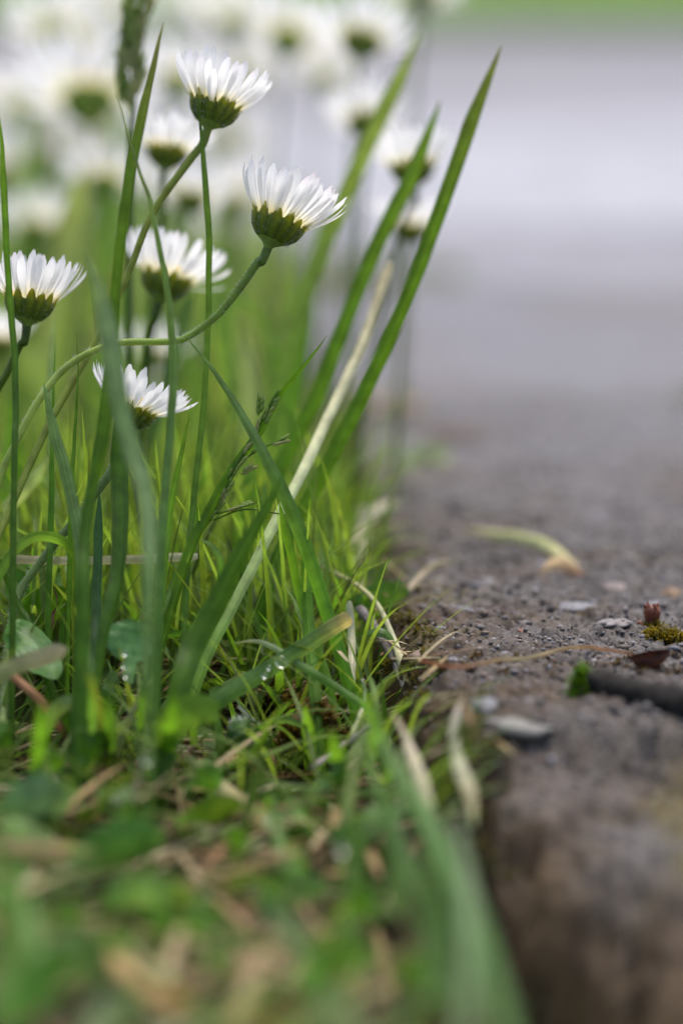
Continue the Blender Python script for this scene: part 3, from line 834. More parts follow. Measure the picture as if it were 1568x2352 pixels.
def daisy(label, base, d, tilt, back, size, stem, npet=34, spread=.62, seed=0, group='daisies in flower on the verge', detail=True, stem_r=.00080, stem_col=((.10, .17, .035), (.17, .26, .06)), extra=None, hair=False, miss=0):
    """base: pixel of the cup's bottom; tilt: lean to the right in degrees; back: lean away from the camera; stem: further (px, py, depth) points."""
    r = random.Random(seed + 11)
    b = at(base[0], base[1], d)
    ax = (UP * math.cos(math.radians(tilt)) + RIGHT * math.sin(math.radians(tilt)) + FWD * math.tan(math.radians(back))).normalized()
    P = [np.array(b + ax * .0006 * size), np.array(b - ax * .004)] + [np.array(at(*q)) for q in stem]
    last = P[-1]; sz = float(soil_z(last[0], last[1])) - .002
    if last[2] > sz + .001:
        dd = P[-1] - P[-2]; dd = dd / np.linalg.norm(dd); k = last[2] - sz
        h = np.array([dd[0], dd[1], 0]) * min(1.0, k / max(-dd[2], .4)) * .5
        P.append(np.array([last[0] + h[0] * .6, last[1] + h[1] * .6, sz + k * .4])); P.append(np.array([last[0] + h[0], last[1] + h[1], sz]))
    C = catmull(P, 8)
    root = Vector(C[-1])
    t = empty('daisy', root); put(t, label, 'daisy', group)
    me = tube_mesh('stem', C, [stem_r * 1.25, stem_r * .95, stem_r, stem_r * 1.1], stem_col, M_STEM, 8 if detail else 6); recentre(me, root)
    so = link('stem', me, t)
    if hair:
        hm = hairs_mesh(C[:int(len(C) * .75)], stem_r, 900, .00065, thick=.000035); recentre(hm, root)
        put(link('hairs', hm, so), kind='stuff')
    q = ax.to_track_quat('Z', 'Y').to_matrix().to_4x4()
    head = link('flower_head', CUP, t)
    head.matrix_local = Matrix.Translation(b - root) @ q @ Matrix.Rotation(r.uniform(0, 6), 4, 'Z') @ Matrix.Diagonal((size, size, size, 1))
    link('flower_disc', DISC, head)
    if detail:
        for k in range(npet - miss):
            o = link('petal', PETALS[r.randrange(7)], head); o.matrix_local = petal_matrix(k, npet, r, spread)
        for k in range(13):
            o = link('bract', BRACTS[k % 3], head)
            o.matrix_local = Matrix.Rotation(2 * math.pi * (k + r.uniform(-.2, .2)) / 13, 4, 'Z') @ Matrix.Diagonal((1, r.uniform(.9, 1.1), r.uniform(.88, 1.08), 1))
        put(link('hairs', CUPHAIR, head), kind='stuff')
        for (ph, a, s) in (extra or []):
            o = link('petal', PETALS[r.randrange(7)], head)
            o.matrix_local = Matrix.Rotation(ph, 4, 'Z') @ Matrix.Translation((.0052, 0, .0045)) @ Matrix.Rotation(a, 4, 'Y') @ Matrix.Diagonal((1, s, 1, 1))
    else:
        put(link('petals', bulk_petals(26, seed, spread), head), kind='stuff')
    return t

daisy('sharp white daisy on a long bent hairy stem, nearest the path', (618, 560), .700, 22, 6, 1.0,
      [(592, 602, .70), (555, 655, .70), (500, 722, .70), (440, 768, .70), (395, 784, .70), (290, 786, .70), (225, 802, .70), (150, 845, .70), (85, 925, .698), (30, 1030, .696), (0, 1100, .695), (-40, 1250, .69)],
      npet=48, spread=.55, seed=1, hair=True, stem_r=.00078, stem_col=((.14, .21, .035), (.22, .32, .06), (.36, .46, .12), (.2, .3, .05)))
daisy('topmost sharp daisy, its bracts olive green, above a straight slanting stem', (478, 290), .716, 17, 7, .93,
      [(440, 362, .715), (350, 490, .712), (290, 640, .71), (225, 775, .708), (165, 880, .705), (100, 1000, .70), (0, 1225, .69), (-30, 1330, .685)],
      npet=44, spread=.56, seed=5, stem_r=.00078, stem_col=((.22, .27, .05), (.25, .31, .055), (.2, .27, .05)), extra=[(3.0, .62, 1.0), (.1, 1.15, 1)])
daisy('white daisy cut by the left picture edge behind a thin dark blade', (62, 742), .712, 7, 5, .92,
      [(48, 790, .713), (20, 850, .715), (-20, 930, .717), (-60, 1100, .715)], npet=42, spread=.50, seed=9, stem_r=.0008, stem_col=((.10, .15, .03), (.18, .26, .05)), extra=[(.0, 1.05, 1.0)])
daisy('low small daisy half hidden by a broad pale blade', (290, 984), .705, 20, 4, .84,
      [(270, 1060, .704), (190, 1172, .702), (100, 1282, .70), (42, 1370, .698), (20, 1480, .692), (12, 1600, .683), (-5, 1740, .672)],
      npet=46, spread=.80, seed=13, stem_r=.00092, stem_col=((.16, .24, .07), (.22, .31, .11), (.26, .36, .12)), hair=True, extra=[(3.2, .75, .8), (3.5, .6, .7)])
daisy('softly blurred daisy just behind the bent stem', (368, 690), .752, 16, 6, 1.0,
      [(345, 760, .755), (330, 860, .76), (320, 1000, .765)], npet=36, spread=.70, seed=17, stem_col=((.07, .12, .02), (.12, .2, .04)))
daisy('blurred daisy behind the slanting stem, under the topmost sharp one', (378, 388), .790, 8, 4, .86,
      [(372, 480, .79), (350, 640, .80), (345, 900, .81)], npet=34, spread=.66, seed=21)
daisy('blurred daisy crossed by the middle tall grass blade', (950, 428), .815, -5, 4, .92,
      [(938, 480, .815), (905, 580, .82), (870, 760, .83), (830, 960, .84)], npet=34, spread=.62, seed=25, stem_col=((.08, .13, .03), (.13, .22, .05)))
# further daisies, more and more out of focus: base px, depth, tilt, size, label
FAR = [
    ((940, 560), .86, 2, .8, 'faint blurred daisy low behind the middle tall blade'),
    ((842, 312), .90, -4, .85, 'blurred daisy beside the palest tall blade'),
    ((825, 130), .93, 8, 1.0, 'blurred white daisy high up with a dark green cup'),
    ((205, 280), .98, -2, 1.4, 'big blurred daisy with a dark cup, second from the left edge'),
    ((655, 125), 1.03, 10, 1.05, 'very blurred daisy near the top, middle of the cluster'),
    ((432, 490), .90, 6, .8, 'blurred daisy low between the slanting stem and the sharp flower'),
    ((238, 452), .96, 3, .85, 'blurred daisy under the big dark cupped one'),
    ((400, 225), 1.06, 4, 1.05, 'very blurred daisy just behind the topmost sharp one'),
    ((128, 128), 1.13, 6, 1.3, 'large pale smear of a daisy in the upper left corner'),
    ((965, 20), 1.02, 4, .9, 'blurred daisy at the top edge with only its cup showing'),
    ((345, 850), .92, 5, .8, 'pale blurred daisy below the horizontal stem'),
    ((85, 560), 1.05, 0, .95, 'blurred daisy above the one at the left edge'),
    ((-5, 820), .86, 0, .8, 'blurred daisy peeping in low at the left edge'),
    ((60, 285), 1.22, -5, 1.25, 'washed out daisy at the left edge, high up'),
    ((540, 90), 1.20, 5, 1.2, 'washed out daisy at the top left of centre'),
    ((560, 215), 1.25, 0, 1.1, 'washed out daisy right of the topmost sharp one'),
    ((740, 205), 1.22, 6, 1.0, 'washed out daisy below the cluster at the top'),
    ((465, 55), 1.30, 6, 1.2, 'washed out daisy beside the blurred seed head'),
    ((240, 55), 1.35, 0, 1.3, 'washed out daisy left of the blurred seed head'),
]
for i, (b, d, ti, sz, lab) in enumerate(FAR):
    x, y = b
    daisy(lab, b, d, ti, 4 if d < .9 else 26, sz * (1.0 if d < .95 else 1.12), [(x - 8, y + 90, d), (x - 20, y + 240, d + .01)], seed=40 + i, spread=.72 if d < .9 else .98, detail=(d < .95), npet=30, group='daisies in flower on the verge' if d < 1.15 else 'washed out daisies far behind')
for i in range(22):
    d = random.uniform(1.25, 1.95); x = random.uniform(-30, 640 - (d - 1.2) * 250); y = random.uniform(-20, 430)
    if i % 3 == 0: d = random.uniform(1.05, 1.4); y = random.uniform(330, 640); x = random.uniform(0, 560)
    daisy('pale washed out daisy far behind the sharp flowers', (x, y), d, random.uniform(-12, 12), 20, random.uniform(.95, 1.35), [(x - 6, y + 60, d), (x - 12, y + 140, d)],
          seed=80 + i, spread=.8, detail=False, group='faint daisies far behind')

# --- tall green blades (tip first)
G1, G2, G3, G4 = (.075, .17, .016), (.10, .22, .02), (.05, .11, .014), (.12, .20, .05)
PALE, CREAM, TAN, RUST = (.22, .32, .14), (.60, .56, .36), (.42, .30, .15), (.26, .11, .05)
TG = 'tall grass blades beside the path'
blade('grass_blade', 'tallest dark green blade, right of all others, leaning over the path', 'grass blade',
      [(1152, 105, .738), (1092, 262, .738), (1010, 490, .737), (938, 680, .736), (850, 880, .735), (765, 1050, .733), (690, 1190, .732), (640, 1290, .728)], 36, [(.14, .17, .04), (.085, .175, .016), (.075, .17, .012), (.08, .18, .016), (.06, .15, .012)], 'long', (.3, .35), .55, group=TG)
blade('grass_blade', 'middle tall blade crossing the blurred daisy cup', 'grass blade',
      [(1012, 230, .762), (948, 400, .762), (896, 500, .761), (838, 630, .76), (778, 780, .757), (720, 930, .754), (640, 1085, .75), (560, 1270, .74)], 36, [(.12, .22, .03), (.09, .2, .014), (.10, .23, .015)], 'long', (.2, .2), .45, group=TG)
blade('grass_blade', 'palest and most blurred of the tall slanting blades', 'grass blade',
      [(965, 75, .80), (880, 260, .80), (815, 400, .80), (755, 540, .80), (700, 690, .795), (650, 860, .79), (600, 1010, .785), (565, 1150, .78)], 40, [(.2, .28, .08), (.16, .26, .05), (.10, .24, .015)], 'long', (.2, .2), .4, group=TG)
blade('grass_blade', 'wide green blade low behind the crossing blade', 'grass blade',
      [(742, 480, .83), (715, 640, .83), (690, 800, .825), (660, 960, .82), (630, 1150, .81)], 52, [(.12, .25, .02), (.10, .24, .015)], 'blade', (.2, .2), .4, group=TG)
blade('straw_stalk', 'long cream straw stalk slanting up between the tall blades', 'straw',
      [(898, 600, .752), (832, 790, .742), (762, 940, .732), (692, 1090, .72), (622, 1220, .71), (540, 1385, .70), (468, 1530, .692)], 24, [(.45, .38, .22), (.62, .58, .36), (.62, .64, .36), (.42, .52, .20), (.22, .38, .06), (.17, .33, .04)], 'even', (0, .2), .5, m=M_STRAW)
blade('grass_blade', 'grey green blade crossing from the bent stem down to the path corner', 'grass blade',
      [(425, 768, .698), (490, 850, .696), (550, 940, .693), (608, 1045, .69), (660, 1150, .69), (705, 1265, .692), (745, 1390, .694), (785, 1520, .692), (815, 1640, .688)], 34, [(.10, .19, .045), (.12, .22, .07), (.10, .22, .04), (.10, .26, .02), (.14, .32, .03)], 'blade', (.5, -.35), .45, group=TG)
blade('grass_blade', 'bright green blade close beside the crossing one', 'grass blade',
      [(640, 1150, .696), (668, 1270, .698), (690, 1370, .70), (722, 1470, .698), (760, 1590, .694)], 20, [(.12, .26, .02), (.14, .30, .03)], 'long', (.2, .2), .4, group=TG)
blade('grass_blade', 'short bright blade standing upright at the corner', 'grass blade',
      [(700, 1240, .704), (706, 1380, .70), (716, 1500, .694), (730, 1660, .684)], 26, [(.11, .25, .02), (.13, .28, .03)], 'long', (.2, .2), .4, group=TG)
blade('grass_blade', 'broad dark green blurred blade left of the cream stalk', 'grass blade',
      [(652, 1080, .672), (615, 1160, .67), (560, 1260, .668), (505, 1370, .666), (448, 1480, .662), (415, 1580, .656)], 56, [(.07, .17, .012), (.06, .14, .01), (.07, .16, .012)], 'blade', (.1, .1), .35, group=TG)
blade('grass_blade', 'tall dark blade rising left of the topmost sharp daisy', 'grass blade',
      [(375, 48, .684), (345, 190, .683), (315, 330, .682), (288, 480, .68), (270, 640, .68), (258, 790, .68), (245, 920, .68), (225, 1060, .678), (200, 1190, .672), (190, 1340, .664)], 27, [(.16, .17, .06), (.085, .155, .02), (.07, .15, .014), (.065, .14, .014), (.065, .155, .012), (.06, .14, .012)], 'long', (.45, .1), .5, group=TG)
blade('grass_blade', 'slender grey green blade crossing the tall dark one', 'grass blade',
      [(266, 212, .680), (300, 330, .68), (340, 450, .68), (365, 560, .68), (388, 690, .68), (400, 830, .68), (395, 960, .678), (382, 1110, .674), (372, 1290, .668)], 22, [(.18, .22, .09), (.11, .19, .06), (.10, .19, .06), (.08, .18, .035)], 'blade', (.3, .5), .4, group=TG)
blade('grass_blade', 'thin upright blade rising in front of the topmost daisy cup', 'grass blade',
      [(456, 222, .712), (465, 335, .712), (475, 450, .712), (481, 560, .712), (479, 700, .712), (474, 850, .711), (462, 1000, .709), (442, 1180, .704), (430, 1330, .697)], 15, [(.10, .18, .03), (.10, .2, .03), (.09, .19, .025)], 'long', (.3, .3), .4, group=TG)
blade('grass_blade', 'broad pale blurred blade in front of the low daisy', 'grass blade',
      [(198, 575, .640), (234, 690, .64), (258, 800, .638), (274, 900, .636), (300, 1010, .634), (335, 1110, .63), (352, 1230, .624), (350, 1400, .614)], 50, [(.17, .25, .13), (.15, .24, .12), (.14, .23, .10), (.14, .23, .10), (.10, .20, .04)], 'long', (.0, 1.9), .4, group=TG)
blade('grass_blade', 'dark thin blade crossing the daisy at the left edge', 'grass blade',
      [(-4, 235, .69), (8, 380, .69), (14, 520, .69), (22, 660, .69), (34, 800, .69), (38, 950, .688), (34, 1100, .684)], 17, [(.14, .27, .02), (.10, .22, .02), (.05, .11, .02), (.06, .13, .02)], 'long', (.4, .6), .4, group=TG)
blade('grass_blade', 'short thin blade with its tip under the slanting stem', 'grass blade',
      [(176, 760, .702), (179, 880, .702), (171, 1020, .70), (164, 1180, .696)], 13, [(.07, .16, .02), (.12, .26, .02)], 'blade', (.4, .4), .4, group=TG)
blade('grass_blade', 'pale grey green blade leaning right near the left edge', 'grass blade',
      [(100, 880, .692), (128, 1000, .69), (158, 1110, .688), (184, 1240, .684), (192, 1380, .678), (198, 1540, .668)], 28, [(.14, .24, .09), (.14, .24, .09), (.12, .24, .06)], 'long', (.2, .2), .4, group=TG)
blade('grass_blade', 'pale narrow blade behind the arching stem', 'grass blade',
      [(124, 715, .742), (120, 800, .742), (117, 900, .74), (118, 1100, .735)], 18, [(.25, .34, .17), (.16, .27, .08)], 'long', (.2, .2), .4, group=TG)
blade('grass_blade', 'upright green blade low at the left beside the hairy stem', 'grass blade',
      [(126, 780, .708), (122, 930, .707), (120, 1080, .704), (118, 1220, .70), (114, 1330, .695)], 16, [(.12, .26, .02), (.07, .18, .015), (.07, .17, .015)], 'blade', (.4, .4), .4, group=TG)
blade('grass_blade', 'pale blurred stalk slanting in low from the left edge', 'grass blade',
      [(118, 1040, .735), (70, 1110, .735), (0, 1185, .735), (-50, 1250, .73)], 30, [(.3, .4, .18), (.36, .44, .22)], 'long', (0, 0), .3, group=TG)
blade('grass_blade', 'bright yellow green blade with rough midrib left of the seed stalk', 'grass blade',
      [(438, 930, .701), (424, 1010, .70), (402, 1110, .698), (386, 1210, .696), (374, 1320, .692)], 26, [(.13, .25, .02), (.17, .33, .025), (.13, .28, .02)], 'blade', (.3, .3), .6, group=TG)
blade('grass_blade', 'dark broad blade standing under the low daisy', 'grass blade',
      [(262, 900, .668), (245, 1010, .667), (215, 1120, .666), (196, 1240, .662), (192, 1400, .655)], 36, [(.07, .15, .014), (.055, .13, .01), (.06, .15, .012)], 'blade', (.3, .2), .4, group=TG)
blade('grass_blade', 'dark wide blade standing in the shade below the low daisy', 'grass blade',
      [(268, 930, .692), (276, 1060, .69), (280, 1200, .684), (272, 1330, .678), (240, 1480, .668)], 44, [(.06, .14, .012), (.05, .12, .012), (.06, .14, .012)], 'long', (.1, 1.6), .4, group=TG)
blade('grass_blade', 'blue green narrow blade low behind the dark wide one', 'grass blade',
      [(228, 1130, .70), (226, 1260, .695), (222, 1400, .688), (220, 1520, .68)], 22, [(.05, .13, .05), (.05, .12, .04)], 'long', (.2, .2), .4, group=TG)
blade('grass_blade', 'blurred blue green blade behind the tall thin one', 'grass blade',
      [(445, 660, .80), (425, 740, .80), (390, 840, .80), (365, 960, .795), (350, 1100, .79)], 24, [(.06, .13, .05), (.07, .15, .04)], 'long', (.2, .2), .4, group=TG)
blade('grass_blade', 'faint grey blade sloping behind the left daisies', 'grass blade',
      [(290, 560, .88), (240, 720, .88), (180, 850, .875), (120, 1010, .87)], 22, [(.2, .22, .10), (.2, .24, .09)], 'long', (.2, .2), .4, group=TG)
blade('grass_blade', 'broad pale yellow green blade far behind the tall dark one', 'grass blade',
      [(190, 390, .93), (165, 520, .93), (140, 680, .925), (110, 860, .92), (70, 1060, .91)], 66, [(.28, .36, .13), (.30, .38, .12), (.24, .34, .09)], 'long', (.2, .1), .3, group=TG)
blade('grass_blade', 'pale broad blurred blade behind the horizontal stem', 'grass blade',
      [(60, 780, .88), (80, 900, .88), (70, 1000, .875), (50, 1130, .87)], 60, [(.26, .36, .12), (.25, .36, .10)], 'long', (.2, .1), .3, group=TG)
blade('grass_blade', 'arching soft blade behind the crossing blade', 'grass blade',
      [(650, 830, .84), (600, 740, .84), (545, 690, .84), (520, 760, .84), (530, 900, .84), (545, 1100, .835)], 26, [(.10, .24, .03), (.12, .24, .05), (.11, .22, .05)], 'blade', (.2, .2), .4, group=TG)
BEHIND = ['widest pale blurred blade behind the crossing blade', 'bright green blurred blade just left of the middle tall one', 'soft grey green blade under the sharp nearest daisy', 'soft green blade below the horizontal stem', 'blurred blade behind the low small daisy',
          'pale yellow blade above the daisy at the left edge', 'blurred green blade behind the slanting stem and its daisy', 'blurred green blade between sharp daisy and tall blades', 'wide soft green patch of blade at the left edge', 'blurred blade left of the tall dark one',
          'faint green blade below the sharp nearest daisy head', 'faint green blade at the upper left edge', 'faint green blade along the blurred seed spike', 'soft green blade below the thin upright blade', 'bright blurred blade under the small spikelets']
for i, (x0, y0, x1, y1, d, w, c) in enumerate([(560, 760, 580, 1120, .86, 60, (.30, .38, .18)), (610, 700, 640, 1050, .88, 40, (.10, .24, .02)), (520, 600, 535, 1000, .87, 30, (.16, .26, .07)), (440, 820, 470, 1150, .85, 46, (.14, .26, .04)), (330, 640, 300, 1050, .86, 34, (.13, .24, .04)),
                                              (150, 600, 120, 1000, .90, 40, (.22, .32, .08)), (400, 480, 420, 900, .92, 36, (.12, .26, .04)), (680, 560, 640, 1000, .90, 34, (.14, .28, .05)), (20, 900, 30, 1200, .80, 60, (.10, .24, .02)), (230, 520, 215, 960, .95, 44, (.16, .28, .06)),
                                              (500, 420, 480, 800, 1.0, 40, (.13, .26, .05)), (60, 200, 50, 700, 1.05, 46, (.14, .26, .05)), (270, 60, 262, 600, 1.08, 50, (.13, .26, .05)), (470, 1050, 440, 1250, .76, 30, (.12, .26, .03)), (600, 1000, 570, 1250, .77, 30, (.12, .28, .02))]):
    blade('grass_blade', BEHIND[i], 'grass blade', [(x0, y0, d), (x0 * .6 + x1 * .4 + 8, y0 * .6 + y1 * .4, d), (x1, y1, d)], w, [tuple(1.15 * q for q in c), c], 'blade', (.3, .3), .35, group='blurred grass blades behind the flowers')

# --- low blades around the focus
LG = 'low bent grass blades'
blade('grass_blade', 'arched pale blade curling over at the left edge', 'grass blade', [(168, 1385, .694), (174, 1300, .694), (150, 1250, .694), (95, 1232, .694), (45, 1255, .693), (5, 1310, .692), (-30, 1400, .69)], 28, [(.10, .22, .02), (.14, .28, .03), (.14, .26, .06), (.12, .25, .04)], 'blade', (.4, .5), .3, group=LG, root=False)
blade('grass_blade', 'thin curled blade hooking left of the cream stalk', 'grass blade', [(460, 1240, .698), (488, 1255, .698), (508, 1300, .698), (500, 1370, .698), (470, 1420, .697), (420, 1452, .696), (360, 1466, .694)], 17, [(.26, .36, .14), (.13, .27, .03), (.08, .18, .02), (.10, .24, .03)], 'long', (.2, .4), .3, group=LG, root=False)
blade('grass_blade', 'thin dark blade leaning in low from the left edge', 'grass blade', [(-10, 1265, .696), (20, 1340, .696), (48, 1400, .694), (75, 1455, .69)], 15, [(.06, .14, .012), (.08, .18, .015)], 'long', (.2, .2), .4, group=LG)
blade('grass_blade', 'small pale pointed blade beside the bright upright ones', 'grass blade', [(650, 1338, .702), (672, 1375, .702), (692, 1420, .70), (706, 1478, .698)], 20, [(.3, .42, .18), (.26, .38, .14), (.16, .32, .06)], 'blade', (.2, .4), .3, group=LG)
blade('grass_blade', 'flat wet blade with a torn brown end lying over the moss', 'grass blade', [(806, 1420, .687), (760, 1447, .686), (700, 1487, .684), (640, 1526, .681), (575, 1565, .677), (500, 1612, .670), (430, 1660, .662)], 42, [(.40, .33, .20), (.14, .24, .08), (.13, .24, .08), (.11, .22, .06), (.10, .22, .04)], 'even', (.5, .2), .35, group=LG, root=False, n=9)
blade('grass_blade', 'arching pale tipped blade crossing the flat wet one', 'grass blade', [(538, 1478, .688), (575, 1472, .687), (615, 1480, .686), (665, 1510, .684), (720, 1545, .682), (790, 1590, .68), (860, 1640, .675)], 22, [(.36, .32, .20), (.30, .40, .22), (.12, .26, .04), (.10, .24, .03)], 'blade', (.3, .3), .3, group=LG, root=False)
blade('grass_blade', 'short cut blade stub left of the flat wet blade', 'grass blade', [(572, 1552, .688), (535, 1572, .688), (485, 1598, .686)], 28, [(.30, .38, .2), (.16, .28, .08)], 'even', (.3, .3), .3, group=LG, root=False)
blade('grass_blade', 'small arched blade bowing over the hairy bud', 'grass blade', [(742, 1712, .676), (715, 1682, .677), (678, 1660, .678), (635, 1655, .679), (596, 1672, .68), (562, 1700, .68)], 18, [(.10, .22, .03), (.16, .28, .10), (.12, .24, .05), (.08, .2, .03)], 'blade', (.3, .3), .3, group=LG, root=False)
blade('grass_blade', 'big blurred green blade hanging over the path edge in front', 'grass blade', [(848, 1625, .60), (880, 1710, .59), (930, 1810, .575), (985, 1910, .56), (1035, 2030, .54), (1068, 2150, .52), (1085, 2360, .49)], 50, [(.15, .27, .08), (.14, .26, .08), (.14, .25, .08), (.16, .26, .10)], 'blade', (.2, .1), .3, group=LG, root=False)
blade('grass_blade', 'long blurred blade running down beside the dark gap', 'grass blade', [(905, 1740, .58), (960, 1860, .56), (1030, 2010, .53), (1090, 2140, .505), (1140, 2300, .48), (1160, 2420, .47)], 36, [(.12, .25, .05), (.11, .24, .05), (.09, .19, .04)], 'blade', (.2, .1), .3, group=LG, root=False)
blade('grass_blade', 'grey blurred blade low beside the concrete front', 'grass blade', [(1045, 1840, .55), (1060, 1950, .53), (1075, 2080, .51), (1080, 2230, .49), (1060, 2400, .47)], 38, [(.24, .30, .18), (.20, .28, .15), (.18, .26, .12)], 'blade', (.2, .1), .3, group=LG, root=False)
for (lab, pts, w, c) in [
        ('narrow blurred blade just left of the big hanging one', [(815, 1650, .615), (850, 1760, .60), (900, 1890, .58), (960, 2040, .55), (1000, 2200, .525)], 34, [(.12, .24, .05), (.12, .23, .06)]),
        ('narrow blade spilling over the big hanging one', [(880, 1690, .60), (940, 1790, .585), (1000, 1900, .57), (1040, 2040, .545), (1050, 2200, .52)], 30, [(.17, .27, .10), (.15, .25, .09)]),
        ('thin blade along the edge of the dark gap', [(985, 1840, .57), (1050, 1960, .55), (1105, 2100, .525), (1150, 2250, .50), (1190, 2400, .48)], 26, [(.10, .2, .05), (.09, .18, .04)]),
        ('thin pale blade fallen across the foreground leaves', [(560, 1790, .63), (680, 1810, .63), (800, 1822, .625), (930, 1815, .615)], 20, [(.2, .3, .1), (.16, .27, .08)]),
        ('long thin green blade lying low across the hollow', [(700, 2230, .53), (600, 2170, .54), (480, 2120, .55), (360, 2090, .56)], 22, [(.12, .24, .05), (.10, .2, .04)]),
        ('thin green blade slanting through the lower left leaves', [(330, 1820, .60), (250, 1900, .59), (150, 2010, .575), (40, 2110, .565)], 20, [(.11, .24, .04), (.10, .2, .03)])]:
    blade('grass_blade', lab, 'grass blade', pts, w, c, 'blade', (.2, .3), .35, group=LG, root=False)
INFRONT = ['blurred blade hanging beside the cream leaf', 'blurred blade at the right end of the brown runner', 'green blade standing over the moss clump', 'blurred blade under the big hanging one', 'blurred blade left of the big hanging one, low',
           'blurred green blade below the bright flat leaf', 'green blade standing in front of the glossy leaf', 'dark green blade left of the glossy leaf', 'soft blade near the left edge above the pale leaf', 'soft blade leaning beside the dark gap, low', 'wide soft blade in the lower left corner', 'short soft blade by the pink tinged straw',
           'slim dark blade crossing the glossy leaf', 'slim green blade between glossy leaf and hairy stem', 'lowest soft blade beside the dark gap']
for i, (x0, y0, x1, y1, d, w, c) in enumerate([(820, 1560, 900, 1800, .62, 44, (.11, .26, .03)), (760, 1680, 800, 1900, .60, 52, (.11, .25, .025)), (700, 1620, 712, 1790, .655, 40, (.12, .26, .03)), (880, 1800, 920, 2100, .55, 60, (.11, .25, .03)), (820, 1850, 800, 2200, .53, 60, (.10, .24, .02)),
                                              (620, 1820, 650, 2000, .58, 46, (.12, .26, .03)), (400, 1560, 380, 1760, .63, 50, (.10, .24, .02)), (240, 1520, 250, 1780, .635, 46, (.07, .17, .02)), (100, 1620, 60, 1900, .60, 46, (.09, .22, .02)), (960, 1960, 1000, 2300, .50, 60, (.10, .22, .04)), (40, 2000, 10, 2352, .47, 110, (.11, .25, .02)), (500, 1990, 420, 2150, .53, 40, (.09, .2, .03)),
                                              (330, 1500, 322, 1680, .655, 30, (.08, .19, .015)), (205, 1480, 212, 1720, .645, 30, (.10, .23, .04)), (1010, 2000, 1050, 2352, .485, 60, (.10, .22, .05))]):
    blade('grass_blade', INFRONT[i], 'grass blade', [(x0, y0, d), (x0 * .55 + x1 * .45 + 6, y0 * .55 + y1 * .45, d - .004), (x1, y1, d - .012)], w * .8, [tuple(.8 * q for q in c), tuple(.7 * q for q in c)], 'blade', (.3, .2), .35, group='blurred low blades in front', root=False)

# --- dry straws and stalks
DS = 'dry straws'
blade('straw', 'cream straw lying level across the left stems', 'straw', [(455, 1277, .712), (350, 1283, .71), (220, 1288, .708), (120, 1288, .706), (25, 1285, .704)], 20, [CREAM, (.55, .47, .26), (.62, .55, .33), (.5, .42, .24)], 'even', (0, .2), .5, m=M_STRAW, group=DS, root=False)
blade('straw', 'reddish brown straw slanting down at the left edge', 'straw', [(-10, 1525, .668), (40, 1562, .667), (90, 1605, .666), (130, 1655, .664), (165, 1710, .66)], 20, [RUST, (.36, .18, .09), (.42, .22, .11), RUST], 'long', (.2, .3), .5, m=M_STRAW, group=DS, root=False)
blade('straw', 'long blurred tan straw pointing down in the foreground', 'straw', [(425, 1735, .62), (500, 1800, .61), (560, 1850, .60), (615, 1905, .592), (660, 1960, .585)], 36, [(.2, .26, .08), (.40, .36, .18), (.48, .34, .18), TAN], 'long', (.2, .1), .4, m=M_STRAW, group=DS, root=False)
blade('straw', 'pink tinged straw in the dark hollow', 'straw', [(385, 1905, .605), (440, 1922, .603), (490, 1945, .60), (535, 1985, .592), (572, 2025, .585)], 24, [RUST, (.45, .25, .17), (.52, .34, .24), (.45, .30, .18)], 'blade', (.2, .3), .5, m=M_STRAW, group=DS, root=False)
blade('straw', 'thin brown straw below the pink tinged one', 'straw', [(415, 1980, .59), (480, 2020, .585), (560, 2055, .58), (640, 2095, .57), (760, 2145, .56)], 18, [(.45, .28, .2), (.36, .2, .12), (.35, .28, .1)], 'long', (.2, .3), .5, m=M_STRAW, group=DS, root=False)
blade('straw', 'broad golden brown straw low in the foreground', 'straw', [(195, 2150, .51), (250, 2205, .505), (310, 2255, .50), (360, 2300, .495)], 46, [TAN, (.45, .30, .12), (.46, .34, .16)], 'long', (.2, .2), .3, m=M_STRAW, group=DS, root=False)
blade('straw', 'rusty orange straw at the bottom', 'straw', [(330, 2285, .49), (390, 2300, .488), (460, 2295, .485)], 40, [(.36, .14, .03), (.42, .17, .04), (.30, .15, .05)], 'spindle', (.2, .2), .3, m=M_STRAW, group=DS, root=False)
blade('straw', 'wide tan dead leaf rising at the bottom', 'straw', [(640, 2180, .50), (610, 2240, .495), (575, 2300, .49), (520, 2370, .485)], 66, [(.45, .36, .2), (.42, .31, .16), (.38, .28, .14)], 'blade', (.2, .2), .3, m=M_STRAW, group=DS, root=False)
blade('straw', 'dead brown leaf beside the rusty straw', 'straw', [(420, 2270, .50), (490, 2235, .50), (560, 2225, .498), (620, 2240, .495)], 50, [(.34, .2, .1), (.40, .26, .14), (.36, .24, .12)], 'spindle', (.2, .5), .3, m=M_STRAW, group=DS, root=False)
blade('straw', 'pale tan blurred straw at the left edge, low', 'straw', [(175, 1965, .56), (110, 1955, .56), (40, 1950, .56), (-30, 1952, .56)], 46, [(.42, .28, .13), (.45, .36, .18), (.42, .36, .18)], 'long', (.2, .2), .3, m=M_STRAW, group=DS, root=False)
blade('straw', 'tan leaf end resting over the left ground leaf', 'straw', [(155, 1488, .655), (100, 1510, .655), (40, 1530, .654), (-20, 1560, .652)], 40, [(.46, .38, .22), (.40, .36, .18), (.25, .3, .1)], 'long', (.2, .2), .3, m=M_STRAW, group=DS, root=False)
blade('straw', 'cream straw standing behind the path corner', 'straw', [(838, 1160, .80), (832, 1220, .798), (826, 1280, .79), (815, 1365, .77)], 32, [CREAM, (.6, .52, .34), (.62, .54, .36)], 'even', (0, .2), .4, m=M_STRAW, group=DS, root=False)
